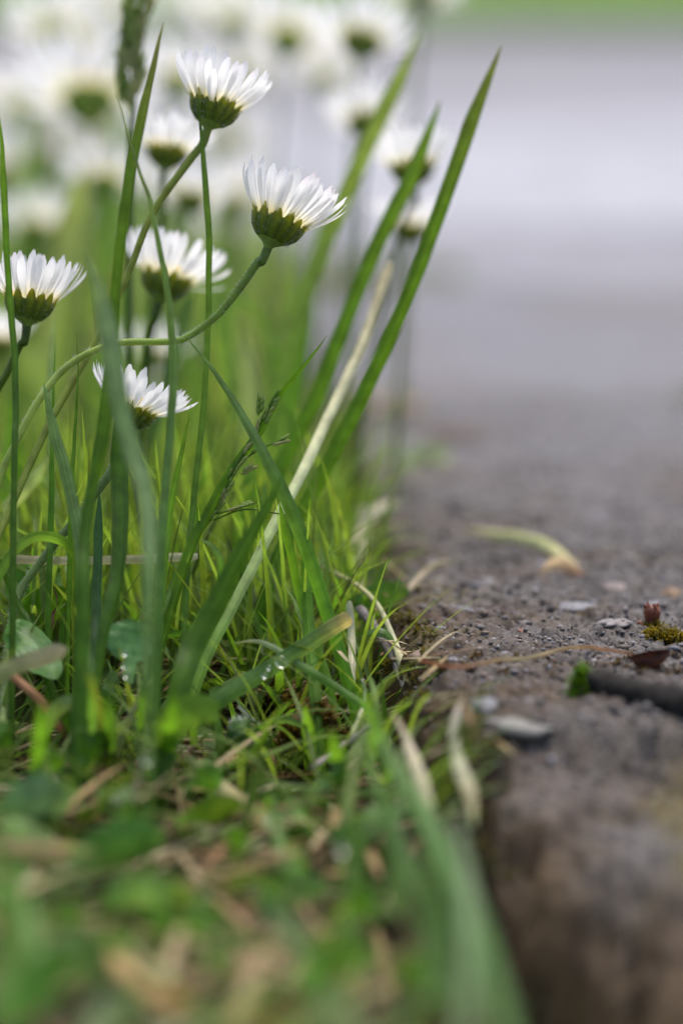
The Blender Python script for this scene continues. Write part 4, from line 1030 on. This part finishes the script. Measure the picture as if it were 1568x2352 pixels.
blade('straw', 'cream straw end branching over the standing straw', 'straw', [(912, 1160, .82), (880, 1165, .815), (845, 1190, .81), (826, 1230, .80)], 26, [(.6, .5, .36), CREAM, CREAM], 'even', (0, .2), .4, m=M_STRAW, group=DS, root=False)
blade('straw', 'cream folded leaf sticking up in front of the concrete', 'straw', [(1068, 1595, .635), (1050, 1640, .632), (1042, 1700, .628), (1058, 1760, .618), (1082, 1830, .600), (1088, 1900, .59)], 36, [(.34, .25, .14), (.48, .43, .34), (.34, .32, .23), (.42, .41, .28), (.30, .26, .14), (.20, .25, .10)], 'spindle', (.1, .3), .5, ragged=.14, wave=.03, m=M_STRAW, group='cream leaves at the broken edge', root=False)
blade('straw', 'cream blurred leaf beside the green foreground blade', 'straw', [(900, 1635, .635), (930, 1690, .63), (955, 1755, .62), (985, 1850, .60), (1000, 1930, .59)], 32, [(.36, .28, .16), (.48, .42, .30), (.32, .31, .18), (.2, .27, .10)], 'spindle', (.1, .3), .5, ragged=.14, wave=.03, m=M_STRAW, group='cream leaves at the broken edge', root=False)
blade('straw', 'upright pale straw below the torn blade end', 'straw', [(802, 1380, .71), (808, 1470, .708), (808, 1560, .70), (806, 1640, .694)], 17, [(.5, .5, .3), (.6, .56, .38), (.55, .5, .34)], 'even', (.1, .1), .4, m=M_STRAW, group=DS, root=False)
def flat_straw(label, pts, w, cols, kind='long', lift=.0012, group='straws lying on the path'):
    P = []
    for (px, py, l) in pts:
        q = slab_pt(px, py); P.append((px, py - l * F / q.y, q.y * math.cos(PITCH) + (CAMH - q.z) * math.sin(PITCH)))
    return blade('straw', label, 'straw', P, w, cols, kind, (.2, .4), .4, m=M_STRAW, group=group, root=False)
flat_straw('pale yellow green straw lying on the path', [(1060, 1225, .001), (1130, 1245, .002), (1200, 1263, .003), (1265, 1285, .003), (1320, 1312, .001)], 30, [(.42, .36, .18), (.46, .45, .22), (.42, .44, .2), (.5, .42, .22)], 'blade')
flat_straw('orange tan dead leaf tip beside the pale straw', [(1238, 1328, .001), (1280, 1322, .003), (1345, 1333, .001)], 30, [(.55, .38, .18), (.60, .42, .22), (.5, .26, .15)], 'spindle')
flat_straw('faint tan straw leaning off the far path corner', [(1035, 1300, .001), (990, 1335, .003), (935, 1380, .002)], 16, [(.42, .33, .22), (.45, .36, .24)], 'long')
flat_straw('long thin reddish straw across the broken path lip', [(1480, 1534, .002), (1390, 1526, .003), (1310, 1522, .003), (1230, 1532, .002), (1150, 1552, .003), (1050, 1580, .004), (960, 1586, .006)], 9, [(.36, .14, .06), (.42, .22, .1), (.5, .36, .18), (.5, .4, .2), (.42, .2, .1), (.36, .12, .06)], 'long')

# stalk leaning on the path corner, with its own small leaf
C = catmull([np.array(at(*q)) for q in [(735, 1300, .735), (780, 1322, .73), (830, 1352, .722), (870, 1395, .715), (900, 1460, .708), (925, 1530, .70), (955, 1600, .69), (978, 1660, .68), (992, 1700, .67)]], 7)
root = Vector(C[-1])
t = empty('dry_stalk', root); put(t, 'half dry stalk bending over the path corner with one small green leaf', 'stalk')
me = tube_mesh('stem', C, [.0004, .0005, .0006, .0007, .0012, .0014, .0013], [(.3, .33, .12), (.42, .40, .2), (.5, .5, .3), (.6, .58, .36), (.6, .55, .36)], M_STRAW); recentre(me, root); link('stem', me, t)
lf = blade('leaf', None, None, [(830, 1462, .705), (858, 1452, .705), (885, 1455, .705), (908, 1478, .705)], 24, [(.09, .19, .02), (.08, .17, .03), (.10, .2, .03)], 'spindle', (.4, .6), .3, m=M_LEAF, root=False)
lf.parent = t; lf.location = Vector(lf.location) - root

# twigs and sticks
def stick(name, label, pts, R, m, cols=((.3, .27, .25),), knots=2, group=None, sides=10):
    C = catmull([np.array(at(*q)) for q in pts], 7); root = Vector(C[-1])
    me = tube_mesh(name, C, R, cols, m, sides, rough=.35); recentre(me, root)
    o = link(name, me, None, root); put(o, label, 'twig', group)
    for k in range(knots):
        i = int(len(C) * (k + 1) / (knots + 1.3)); r = R[0] * .8
        d = np.array([random.uniform(-1, 1), random.uniform(-1, 0), .6]); d /= np.linalg.norm(d)
        kc = np.array([C[i], C[i] + d * r * 1.6, C[i] + d * r * 2.4])
        km = tube_mesh('twig_knot', kc, [r * .7, r * .5, r * .25], cols, m, 7, .3); recentre(km, root); link('twig_knot', km, o)
    return o
stick('twig', 'thin grey twig leaning along the path edge', [(825, 1398, .724), (858, 1440, .717), (885, 1478, .71), (908, 1520, .704), (928, 1565, .697), (950, 1625, .688)], [.0010, .0011, .0012, .0011], M_BARK)
stick('stick', 'thick dark wet stick lying on the lower right of the path', [(1335, 1562, .655), (1375, 1566, .653), (1410, 1584, .651), (1470, 1592, .647), (1510, 1610, .644), (1560, 1612, .640), (1640, 1642, .634)], [.0016, .0026, .0031, .0028, .0034, .0031, .0036], M_DARKBARK, knots=4, sides=16)
stick('twig', 'thin brown runner stem between the bud and the foreground blade', [(850, 1668, .67), (805, 1700, .67), (765, 1730, .668), (715, 1765, .662)], [.0005, .0006, .0006], M_BARK, knots=1)
stick('twig', 'short pale curved shoot rising from the brown runner', [(832, 1560, .68), (838, 1600, .68), (826, 1645, .676), (806, 1690, .67)], [.0003, .0004, .0005], M_STRAW, ((.5, .5, .35),), knots=0)
blade('straw', 'hair thin pale straw slanting below the bud', 'straw', [(545, 1622, .676), (600, 1668, .674), (660, 1722, .67), (725, 1790, .664)], 6, [(.6, .6, .5), (.6, .58, .5)], 'even', (0, 0), .3, m=M_STRAW, group=DS, root=False)
blade('straw', 'crinkled brown dead strand left of the shaded blade', 'straw', [(122, 1345, .70), (132, 1380, .70), (126, 1410, .70), (112, 1440, .698), (95, 1475, .694)], 12, [(.12, .05, .02), (.16, .08, .04), (.10, .05, .03)], 'spindle', (.2, 1.8), .5, m=M_STRAW, group=DS, root=False, wave=.5)

# red brown stub
q = slab_pt(1495, 1440)
root = q + Vector((0, 0, -.0005))
t = empty('broken_stub', root); t.scale = (1.35, 1.35, 1.25); put(t, 'small red brown broken stalk stub standing in the moss', 'stub')
C = np.array([[0, 0, 0], [0, 0, .001], [.0001, 0, .002], [.0001, 0, .0030], [.0002, 0, .0040]])
link('stalk', tube_mesh('stalk', C, [.0012, .0010, .0011, .0013, .0011], [(.2, .05, .02)], M_REDSTUB, 12, .35), t)
for k in range(6):
    a = k * 1.05; b = np.array([.0009 * math.cos(a), .0009 * math.sin(a), .0037])
    link('splinter', tube_mesh('splinter', np.array([b, b + [0, 0, .0004], b + [.0002 * math.cos(a), 0, random.uniform(.0006, .0012)]]), [.0004, .0003, .0001], [(.3, .1, .04)], M_REDSTUB, 6, .2), t)
C = np.array([[-.0011, -.0003, 0], [-.0016, -.0003, .0008], [-.0021, -.0003, .0014]])
link('side_shoot', tube_mesh('side_shoot', C, [.0006, .0006, .0004], [(.1, .03, .02)], M_REDSTUB, 8, .3), t)

# dark curled husk
def husk():
    V, tint, uv = [], [], []
    n, a = 12, 9
    for i in range(n + 1):
        t = i / n; w = math.sin(math.pi * (t * .94 + .03)) ** .6 * .0019
        for j in range(a):
            u = (j / (a - 1) - .5) * 4.4
            V.append(((t - .5) * .0085, math.sin(u) * w * 1.0, .0014 - math.cos(u) * w + .0012 * (t - .5) ** 2 * 4)); tint.append((.1, .04, .02)); uv.append((j / a, t))
    f = [(i * a + j, i * a + j + 1, (i + 1) * a + j + 1, (i + 1) * a + j) for i in range(n) for j in range(a - 1)]
    return mesh_np('seed_husk', V, f, M_HUSK, np.array(tint), np.array(uv))
q = slab_pt(1480, 1532)
o = link('seed_husk', husk(), None, q + Vector((.001, 0, .0003))); o.rotation_euler = (.4, -.12, .25); put(o, 'dark curled seed husk lying on the path lip', 'seed husk')

# --- seed heads
def spikelet_mesh(seed, col):
    r = random.Random(seed); Vs, Fs, Ts, Us = [], [], [], []; off = 0
    for k in range(5):
        n, a = 6, 6; z0 = k * .00055; sd = 1 if k % 2 else -1
        for i in range(n + 1):
            t = i / n; w = math.sin(math.pi * (t * .95 + .03)) ** .8 * .00042
            for j in range(a):
                u = 2 * math.pi * j / a
                Vs.append((sd * (.00025 + .00035 * t) + math.cos(u) * w, math.sin(u) * w, z0 + t * .0019))
                c = np.array(col) * (1 - .3 * t) + np.array((.10, .03, .06)) * t * .7; Ts.append(c); Us.append((j / a, t))
        for i in range(n):
            for j in range(a):
                j2 = (j + 1) % a
                Fs.append((off + i * a + j, off + i * a + j2, off + (i + 1) * a + j2, off + (i + 1) * a + j))
        off += (n + 1) * a
    return mesh_np('spikelet', Vs, Fs, M_CUP, np.array(Ts), np.array(Us))
SPK = [spikelet_mesh(s, c) for s, c in ((0, (.26, .40, .07)), (1, (.30, .44, .09)), (2, (.40, .46, .18)))]

def seed_grass(label, stalk, spikes, r0=.0006, col=((.12, .22, .02), (.10, .2, .02)), scale=1.0, branches=()):
    """stalk: (px,py,d) top to base; spikes: (px, py, d, angle from vertical in degrees, size); branches: lists of points."""
    C = catmull([np.array(at(*q)) for q in stalk], 7)
    lz = float(soil_z(C[-1][0], C[-1][1]))
    if C[-1][2] > lz: C = np.vstack([C, [C[-1] + (C[-1] - C[-4]) * 1.5, [C[-1][0] * 1.0 + (C[-1][0] - C[-4][0]) * 2, C[-1][1] - .003, lz - .002]]])
    root = Vector(C[-1]); t = empty('seed_grass', root); put(t, label, 'seed grass', 'flowering grasses')
    me = tube_mesh('stalk', C, [r0 * .5, r0, r0 * 1.4], col, M_STEM, 7); recentre(me, root); link('stalk', me, t)
    for b in branches:
        bc = catmull([np.array(at(*q)) for q in b], 5); bm = tube_mesh('branch', bc, [r0 * .25, r0 * .35], col, M_STEM, 5); recentre(bm, root); link('branch', bm, t)
    for i, (px, py, d, a, s) in enumerate(spikes):
        o = link('spikelet', SPK[i % 3], t)
        p = at(px, py, d) - root
        o.matrix_local = Matrix.Translation(p) @ Matrix.Rotation(math.radians(a), 4, 'Y') @ Matrix.Rotation(random.uniform(0, 6), 4, 'Z') @ Matrix.Diagonal((s * scale,) * 3 + (1,))
    return t
D_ = .700
sp = [(596, 955, D_, 5, 1.25), (606, 975, D_, 20, 1.1), (585, 1000, D_, 15, 1.0), (622, 945, D_, 25, .9), (562, 1035, D_, 45, .9), (556, 1048, D_, 30, 1.0), (575, 1042, D_, 60, .9), (540, 1078, D_, 40, 1.0), (552, 1088, D_, 60, 1.0), (532, 1095, D_, 30, .9),
      (510, 1135, D_, 35, 1.1), (500, 1160, D_, 30, 1.0), (520, 1105, D_, 30, .9), (545, 1165, D_, 70, .9), (520, 1175, D_, 70, .8), (490, 1178, D_, 40, .9), (480, 1200, D_, 30, .9), (625, 1022, D_, 75, 1.0), (640, 1012, D_, 60, .7)]
seed_grass('sharp flowering grass leaning right with small green and purplish spikelets', [(640, 895, D_), (600, 965, D_), (565, 1030, D_), (525, 1095, D_), (490, 1165, D_), (455, 1225, .70), (415, 1305, .698), (375, 1400, .692)], sp, branches=[[(700, 1195, D_), (640, 1180, D_), (560, 1170, D_), (490, 1195, D_)], [(600, 1150, D_), (545, 1168, D_), (495, 1180, D_)], [(655, 1008, D_), (610, 1025, D_), (575, 1045, D_), (555, 1060, D_)]])
blade('grass_blade', 'sharp pointed blade rising above the flowering grass', 'grass blade', [(752, 770, .696), (715, 820, .697), (680, 862, .698), (645, 910, .70), (600, 990, .70), (560, 1045, .70), (520, 1110, .699), (478, 1190, .698), (430, 1290, .695)], 30, [(.08, .18, .014), (.065, .16, .012), (.08, .18, .012), (.11, .22, .02)], 'blade', (.5, .5), .6, group=TG)
sp = []
for k in range(34):
    y = -20 + k * 8.2; x = 322 - k * .7 + random.uniform(-17, 17); sp.append((x, y, .775 + random.uniform(-.003, .003), random.uniform(-25, 25), 1.7))
seed_grass('tall blurred seed spike rising to the top edge', [(325, -40, .775), (318, 60, .775), (310, 160, .775), (304, 280, .775), (300, 420, .778), (296, 620, .78), (296, 900, .78)], sp, r0=.0008, col=((.07, .13, .02), (.09, .17, .03)))

# --- broad leaves
BL = 'broad ground leaves'
def leaf(label, pts, w, cols, tw=(.2, .2), fold=.18, kind='leaf', wave=.05, ragged=.08):
    pts = [(a, b, d - .022 * min(1, max(0, (b - 1640) / 120))) for a, b, d in pts]
    return blade('leaf', label, 'leaf', pts, w, cols, kind, tw, fold, m=M_LEAF, group=BL, root=False, n=9, across=7, wave=wave, ragged=ragged)
leaf('glossy rounded leaf standing upright with water beads', [(308, 1425, .674), (302, 1470, .673), (300, 1520, .671), (298, 1570, .668)], 118, [(.11, .24, .08), (.11, .25, .085), (.09, .2, .05)], (.3, .3), .25, 'spoon')
leaf('bright green leaf turned flat below the hairy bud', [(470, 1755, .662), (540, 1725, .662), (610, 1720, .662), (690, 1765, .66)], 84, [(.12, .28, .02), (.13, .30, .02), (.11, .26, .02)], (.5, .7), .1)
leaf('pale grey green leaf at the left edge in the foreground', [(165, 1830, .58), (110, 1835, .58), (50, 1850, .578), (-10, 1880, .575)], 120, [(.15, .26, .12), (.14, .26, .12), (.10, .22, .05)], (.3, .4), .2)
leaf('pale blurred leaf lit from above in the foreground hollow', [(400, 2060, .54), (340, 2050, .54), (280, 2060, .538), (220, 2085, .535)], 92, [(.18, .34, .11), (.17, .33, .10), (.10, .24, .03)], (.5, .6), .2)
leaf('blurred green leaf right of the pale grey one', [(380, 1920, .565), (300, 1930, .565), (220, 1960, .562), (150, 2010, .555)], 110, [(.09, .22, .05), (.08, .2, .04), (.07, .18, .02)], (.4, .5), .2)
leaf('green leaf lying against the path corner', [(940, 1360, .745), (890, 1365, .742), (840, 1378, .738), (790, 1390, .735)], 62, [(.10, .2, .04), (.09, .22, .03), (.09, .22, .03)], (.4, .3), .2)
leaf('wet green leaf under the tan leaf end', [(20, 1430, .688), (60, 1465, .686), (95, 1510, .682), (130, 1560, .676)], 105, [(.10, .25, .04), (.10, .24, .06), (.08, .2, .03)], (.5, .5), .2)
leaf('bright leaf hidden behind the level cream straw', [(15, 1370, .73), (70, 1330, .73), (140, 1330, .73), (200, 1370, .728)], 90, [(.09, .24, .012), (.08, .22, .012), (.07, .2, .012)], (.5, .5), .1)
leaf('round green leaf between the dark blades', [(160, 1360, .72), (110, 1390, .72), (60, 1420, .717), (20, 1470, .71)], 92, [(.10, .25, .015), (.10, .25, .015)], (.3, .4), .1)
leaf('dark leaf below the glossy one, tip to the left', [(245, 1590, .672), (215, 1620, .67), (180, 1660, .666), (160, 1720, .66)], 74, [(.05, .13, .02), (.05, .13, .015)], (.3, .4), .3)
leaf('small folded leaf right below the glossy one', [(265, 1540, .68), (255, 1575, .68), (240, 1600, .678), (215, 1625, .676)], 34, [(.14, .24, .10), (.12, .22, .06)], (.4, .4), .3)
leaf('soft green leaf lump in front of the hairy bud', [(500, 1650, .635), (460, 1640, .635), (410, 1665, .633), (370, 1720, .628)], 104, [(.09, .19, .035), (.08, .17, .025)], (.5, .6), .25)
leaf('yellow edged green leaf in the middle foreground', [(560, 1850, .60), (500, 1860, .598), (440, 1885, .595), (400, 1920, .59)], 66, [(.13, .25, .02), (.12, .23, .02)], (.4, .5), .2)
leaf('broad green leaf right of the dark hollow', [(700, 1850, .60), (690, 1910, .595), (680, 1980, .585), (690, 2050, .575)], 85, [(.11, .27, .02), (.09, .23, .02), (.08, .2, .02)], (.4, .3), .2)
leaf('blue green leaf low at the centre', [(760, 2040, .55), (700, 2045, .548), (640, 2070, .544), (590, 2110, .54)], 80, [(.09, .20, .07), (.09, .20, .06)], (.5, .5), .2)
leaf('large dark green leaf filling the lower left corner', [(180, 2200, .48), (120, 2230, .476), (60, 2290, .472), (0, 2380, .466)], 115, [(.07, .18, .015), (.07, .19, .015)], (.4, .4), .15)
leaf('green leaf beside the large one in the lower left corner', [(-20, 2020, .50), (30, 2070, .497), (70, 2140, .494), (90, 2230, .49)], 85, [(.08, .2, .02), (.08, .2, .02)], (.4, .4), .2)
leaf('grey green leaf at the bottom edge', [(300, 2290, .475), (260, 2330, .472), (220, 2380, .468), (190, 2440, .465)], 95, [(.19, .24, .12), (.16, .22, .09)], (.4, .4), .2)
leaf('green leaf near the bottom, right of the tan dead leaf', [(860, 2200, .50), (800, 2200, .498), (730, 2230, .494), (680, 2290, .49)], 92, [(.12, .26, .04), (.10, .23, .02)], (.4, .4), .2)
leaf('arched wet leaf edge left of the shaded blades', [(190, 1640, .655), (160, 1618, .655), (128, 1640, .652), (112, 1690, .648)], 40, [(.22, .3, .16), (.12, .25, .05)], (.3, .4), .3)
leaf('dark red dead leaf in the gap near the bottom', [(740, 2120, .54), (725, 2160, .538), (720, 2210, .535), (730, 2260, .53)], 56, [(.16, .04, .025), (.12, .035, .02)], (.3, .3), .3)
leaf('dark crimson leaf at the bottom edge', [(720, 2300, .50), (670, 2310, .498), (620, 2340, .495), (590, 2380, .49)], 60, [(.16, .03, .03), (.13, .04, .03)], (.3, .3), .3)
SMALL = [(420, 1790, .01, 'small leaf above the long tan foreground straw'), (330, 1840, 2, 'small leaf between the pale grey leaf and the tan straw'), (250, 1740, 4, 'small rounded leaf under the dark leaf'), (90, 1740, 1, 'small rounded leaf near the left edge, above the pale one'),
         (30, 1680, 3, 'small leaf against the hairy stem near its foot'), (540, 1960, 5, 'small leaf at the end of the pink tinged straw'), (500, 2110, 2.5, 'small leaf below the thin brown straw'), (600, 2020, 1.2, 'small leaf touching the thin brown straw'), (780, 1800, 4.4, 'small leaf under the brown runner'),
         (830, 1930, 3.3, 'small leaf beside the hanging water drop'), (860, 2060, 2, 'small leaf left of the big hanging blade, low'), (900, 2220, .5, 'small leaf near the foot of the big hanging blade'), (980, 2300, 4.8, 'small leaf lowest beside the dark gap'), (480, 2190, 1, 'small leaf above the brown dead leaf'),
         (410, 2130, 3.8, 'small leaf over the dark hollow, low'), (120, 2080, .9, 'small leaf above the large corner leaf'), (220, 2180, 5.5, 'small leaf at the tip of the golden straw'), (60, 1990, 2.2, 'small leaf below the left tan straw'), (780, 2300, 2.9, 'small leaf at the bottom right of the crimson one'), (850, 1740, 5, 'small leaf behind the cream blurred leaf')]
for (x, y, a, lab) in SMALL:
    z = .001; q = on_ground(x, y, z); d = q.y * math.cos(PITCH) + (CAMH - z) * math.sin(PITCH) + .02
    L_ = random.uniform(55, 100)
    c = random.choice([(.09, .22, .02), (.08, .2, .02), (.11, .26, .03), (.12, .24, .07), (.06, .16, .015)])
    pts = [(x + math.cos(a) * L_ * (1 - k), y + math.sin(a) * L_ * (1 - k) * .5 + 30 * (k - .3) ** 2 * 2, d - .012 * k * math.sin(a)) for k in (0, .35, .7, 1)]
    leaf(lab, pts, random.uniform(56, 100), [c, tuple(.85 * v for v in c)], (random.uniform(-.3, .7), random.uniform(-.3, .7)), .2, random.choice(['leaf', 'spoon']))

# --- small weeds rooted in the path beside the grass
def weed(label, px, py, n, L_, c, seed):
    r = random.Random(seed); q = slab_pt(px, py); t = empty('weed', q); put(t, label, 'weed', 'weeds on the path')
    for k in range(n):
        a = 6.28 * k / n + r.uniform(-.3, .3); l = L_ * r.uniform(.7, 1.1); e = r.uniform(.35, .8)
        m = 9; V, tt, uv = [], [], []
        for i in range(m + 1):
            w = i / m; rad = l * w; z = l * (math.sin(w * 1.6) * math.tan(e) * .5 - .25 * w * w) + .0006; hw = l * .22 * float(P_SPOON(np.array([w]))[0])
            for j in range(5):
                v = j / 2 - 1; V.append((math.cos(a) * rad - math.sin(a) * hw * v, math.sin(a) * rad + math.cos(a) * hw * v, z + hw * .3 * v * v)); tt.append(tuple(x * r.uniform(.9, 1.1) for x in c)); uv.append((j / 4, w))
        f = [(i * 5 + j, i * 5 + j + 1, (i + 1) * 5 + j + 1, (i + 1) * 5 + j) for i in range(m) for j in range(4)]
        link('leaf', mesh_np('leaf', V, f, M_LEAF, np.array(tt), np.array(uv)), t)
weed('low green weed rosette on the path behind the cream straw', 930, 1062, 9, .014, (.14, .22, .05), 3)
weed('withered tan weed at the far grass edge of the path', 905, 945, 8, .012, (.30, .22, .10), 4)
weed('faint brown weed on the path, right of the green rosette', 1040, 1010, 7, .010, (.17, .11, .07), 5)

# --- hairy closed bud
root = at(532, 1705, .674)
t = empty('daisy_bud', root); put(t, 'closed hairy green bud lying in the leaves', 'flower bud')
ax = (RIGHT * .75 + UP * .55 - FWD * .25).normalized(); q = ax.to_track_quat('Z', 'Y').to_matrix().to_4x4()
BUD = lathe('bud_base', [(.0006, -.0006), (.0018, .0003), (.0028, .0016), (.0030, .0030), (.0024, .0044), (.0012, .0052), (0, .0054)], M_CUP, [(.05, .10, .02), (.07, .14, .03)])
hb = link('bud_base', BUD, t); hb.matrix_local = q
def bud_bract():
    prof = [(.0009, -.0002), (.0022, .0006), (.0031, .0018), (.0033, .0032), (.0027, .0046), (.0014, .0056)]
    ws = [.0004, .0007, .0009, .0009, .0007, .0001]; V, tt, uv = [], [], []
    for i, (x, z) in enumerate(prof):
        for j in range(5):
            u = j / 2 - 1; V.append((x + .00025 - .0004 * u * u, ws[i] * u, z)); tt.append((.07, .16, .03) if abs(u) < .6 else (.14, .24, .07)); uv.append((j / 4, i / 5))
    f = [(i * 5 + j, i * 5 + j + 1, (i + 1) * 5 + j + 1, (i + 1) * 5 + j) for i in range(5) for j in range(4)]
    return mesh_np('bract', V, f, M_CUP, np.array(tt), np.array(uv))
BB = bud_bract()
for k in range(12):
    o = link('bract', BB, hb); o.matrix_local = Matrix.Rotation(2 * math.pi * k / 12, 4, 'Z')
put(link('hairs', hairs_mesh(np.array([[0, 0, z] for z in (0, .001, .002, .003, .004, .005)]), [.0016, .0026, .0033, .0034, .0029, .0018], 420, .0010, thick=.00004), hb), kind='stuff')
C = catmull([np.array(root), np.array(root - ax * .004), np.array(at(470, 1760, .665)), np.array(at(420, 1840, .65))], 6)
me = tube_mesh('stem', C, [.0007, .0008, .0009], [(.10, .2, .04)], M_STEM, 7); recentre(me, root); link('stem', me, t)

# --- water drops
v = IV3 * np.array([1, 1, .62]); DROP = mesh_np('water_drop', v, IF3, M_WATER)
for (px, py, d, r, lab) in [(646, 1521, .6785, .0014, 'large clear water drop on the flat wet blade'), (617, 1535, .6775, .0005, 'tiny water drop just below the large drop on the wet blade'), (607, 1552, .6765, .00065, 'small water drop lowest on the flat wet blade'),
                            (286, 1500, .6665, .0007, 'upper water bead on the glossy rounded leaf'), (284, 1530, .666, .0006, 'middle water bead on the glossy rounded leaf'), (288, 1552, .6655, .0006, 'lowest water bead on the glossy rounded leaf'), (786, 1950, .575, .0010, 'bright water drop hanging in the right foreground green'), (340, 1745, .62, .0011, 'blurred water drop on the foreground leaves')]:
    o = link('water_drop', DROP, None, at(px, py, d)); o.scale = (r, r, r); o.rotation_euler = (math.radians(65), 0, .3); put(o, lab, 'water drop', 'water drops on the leaves')
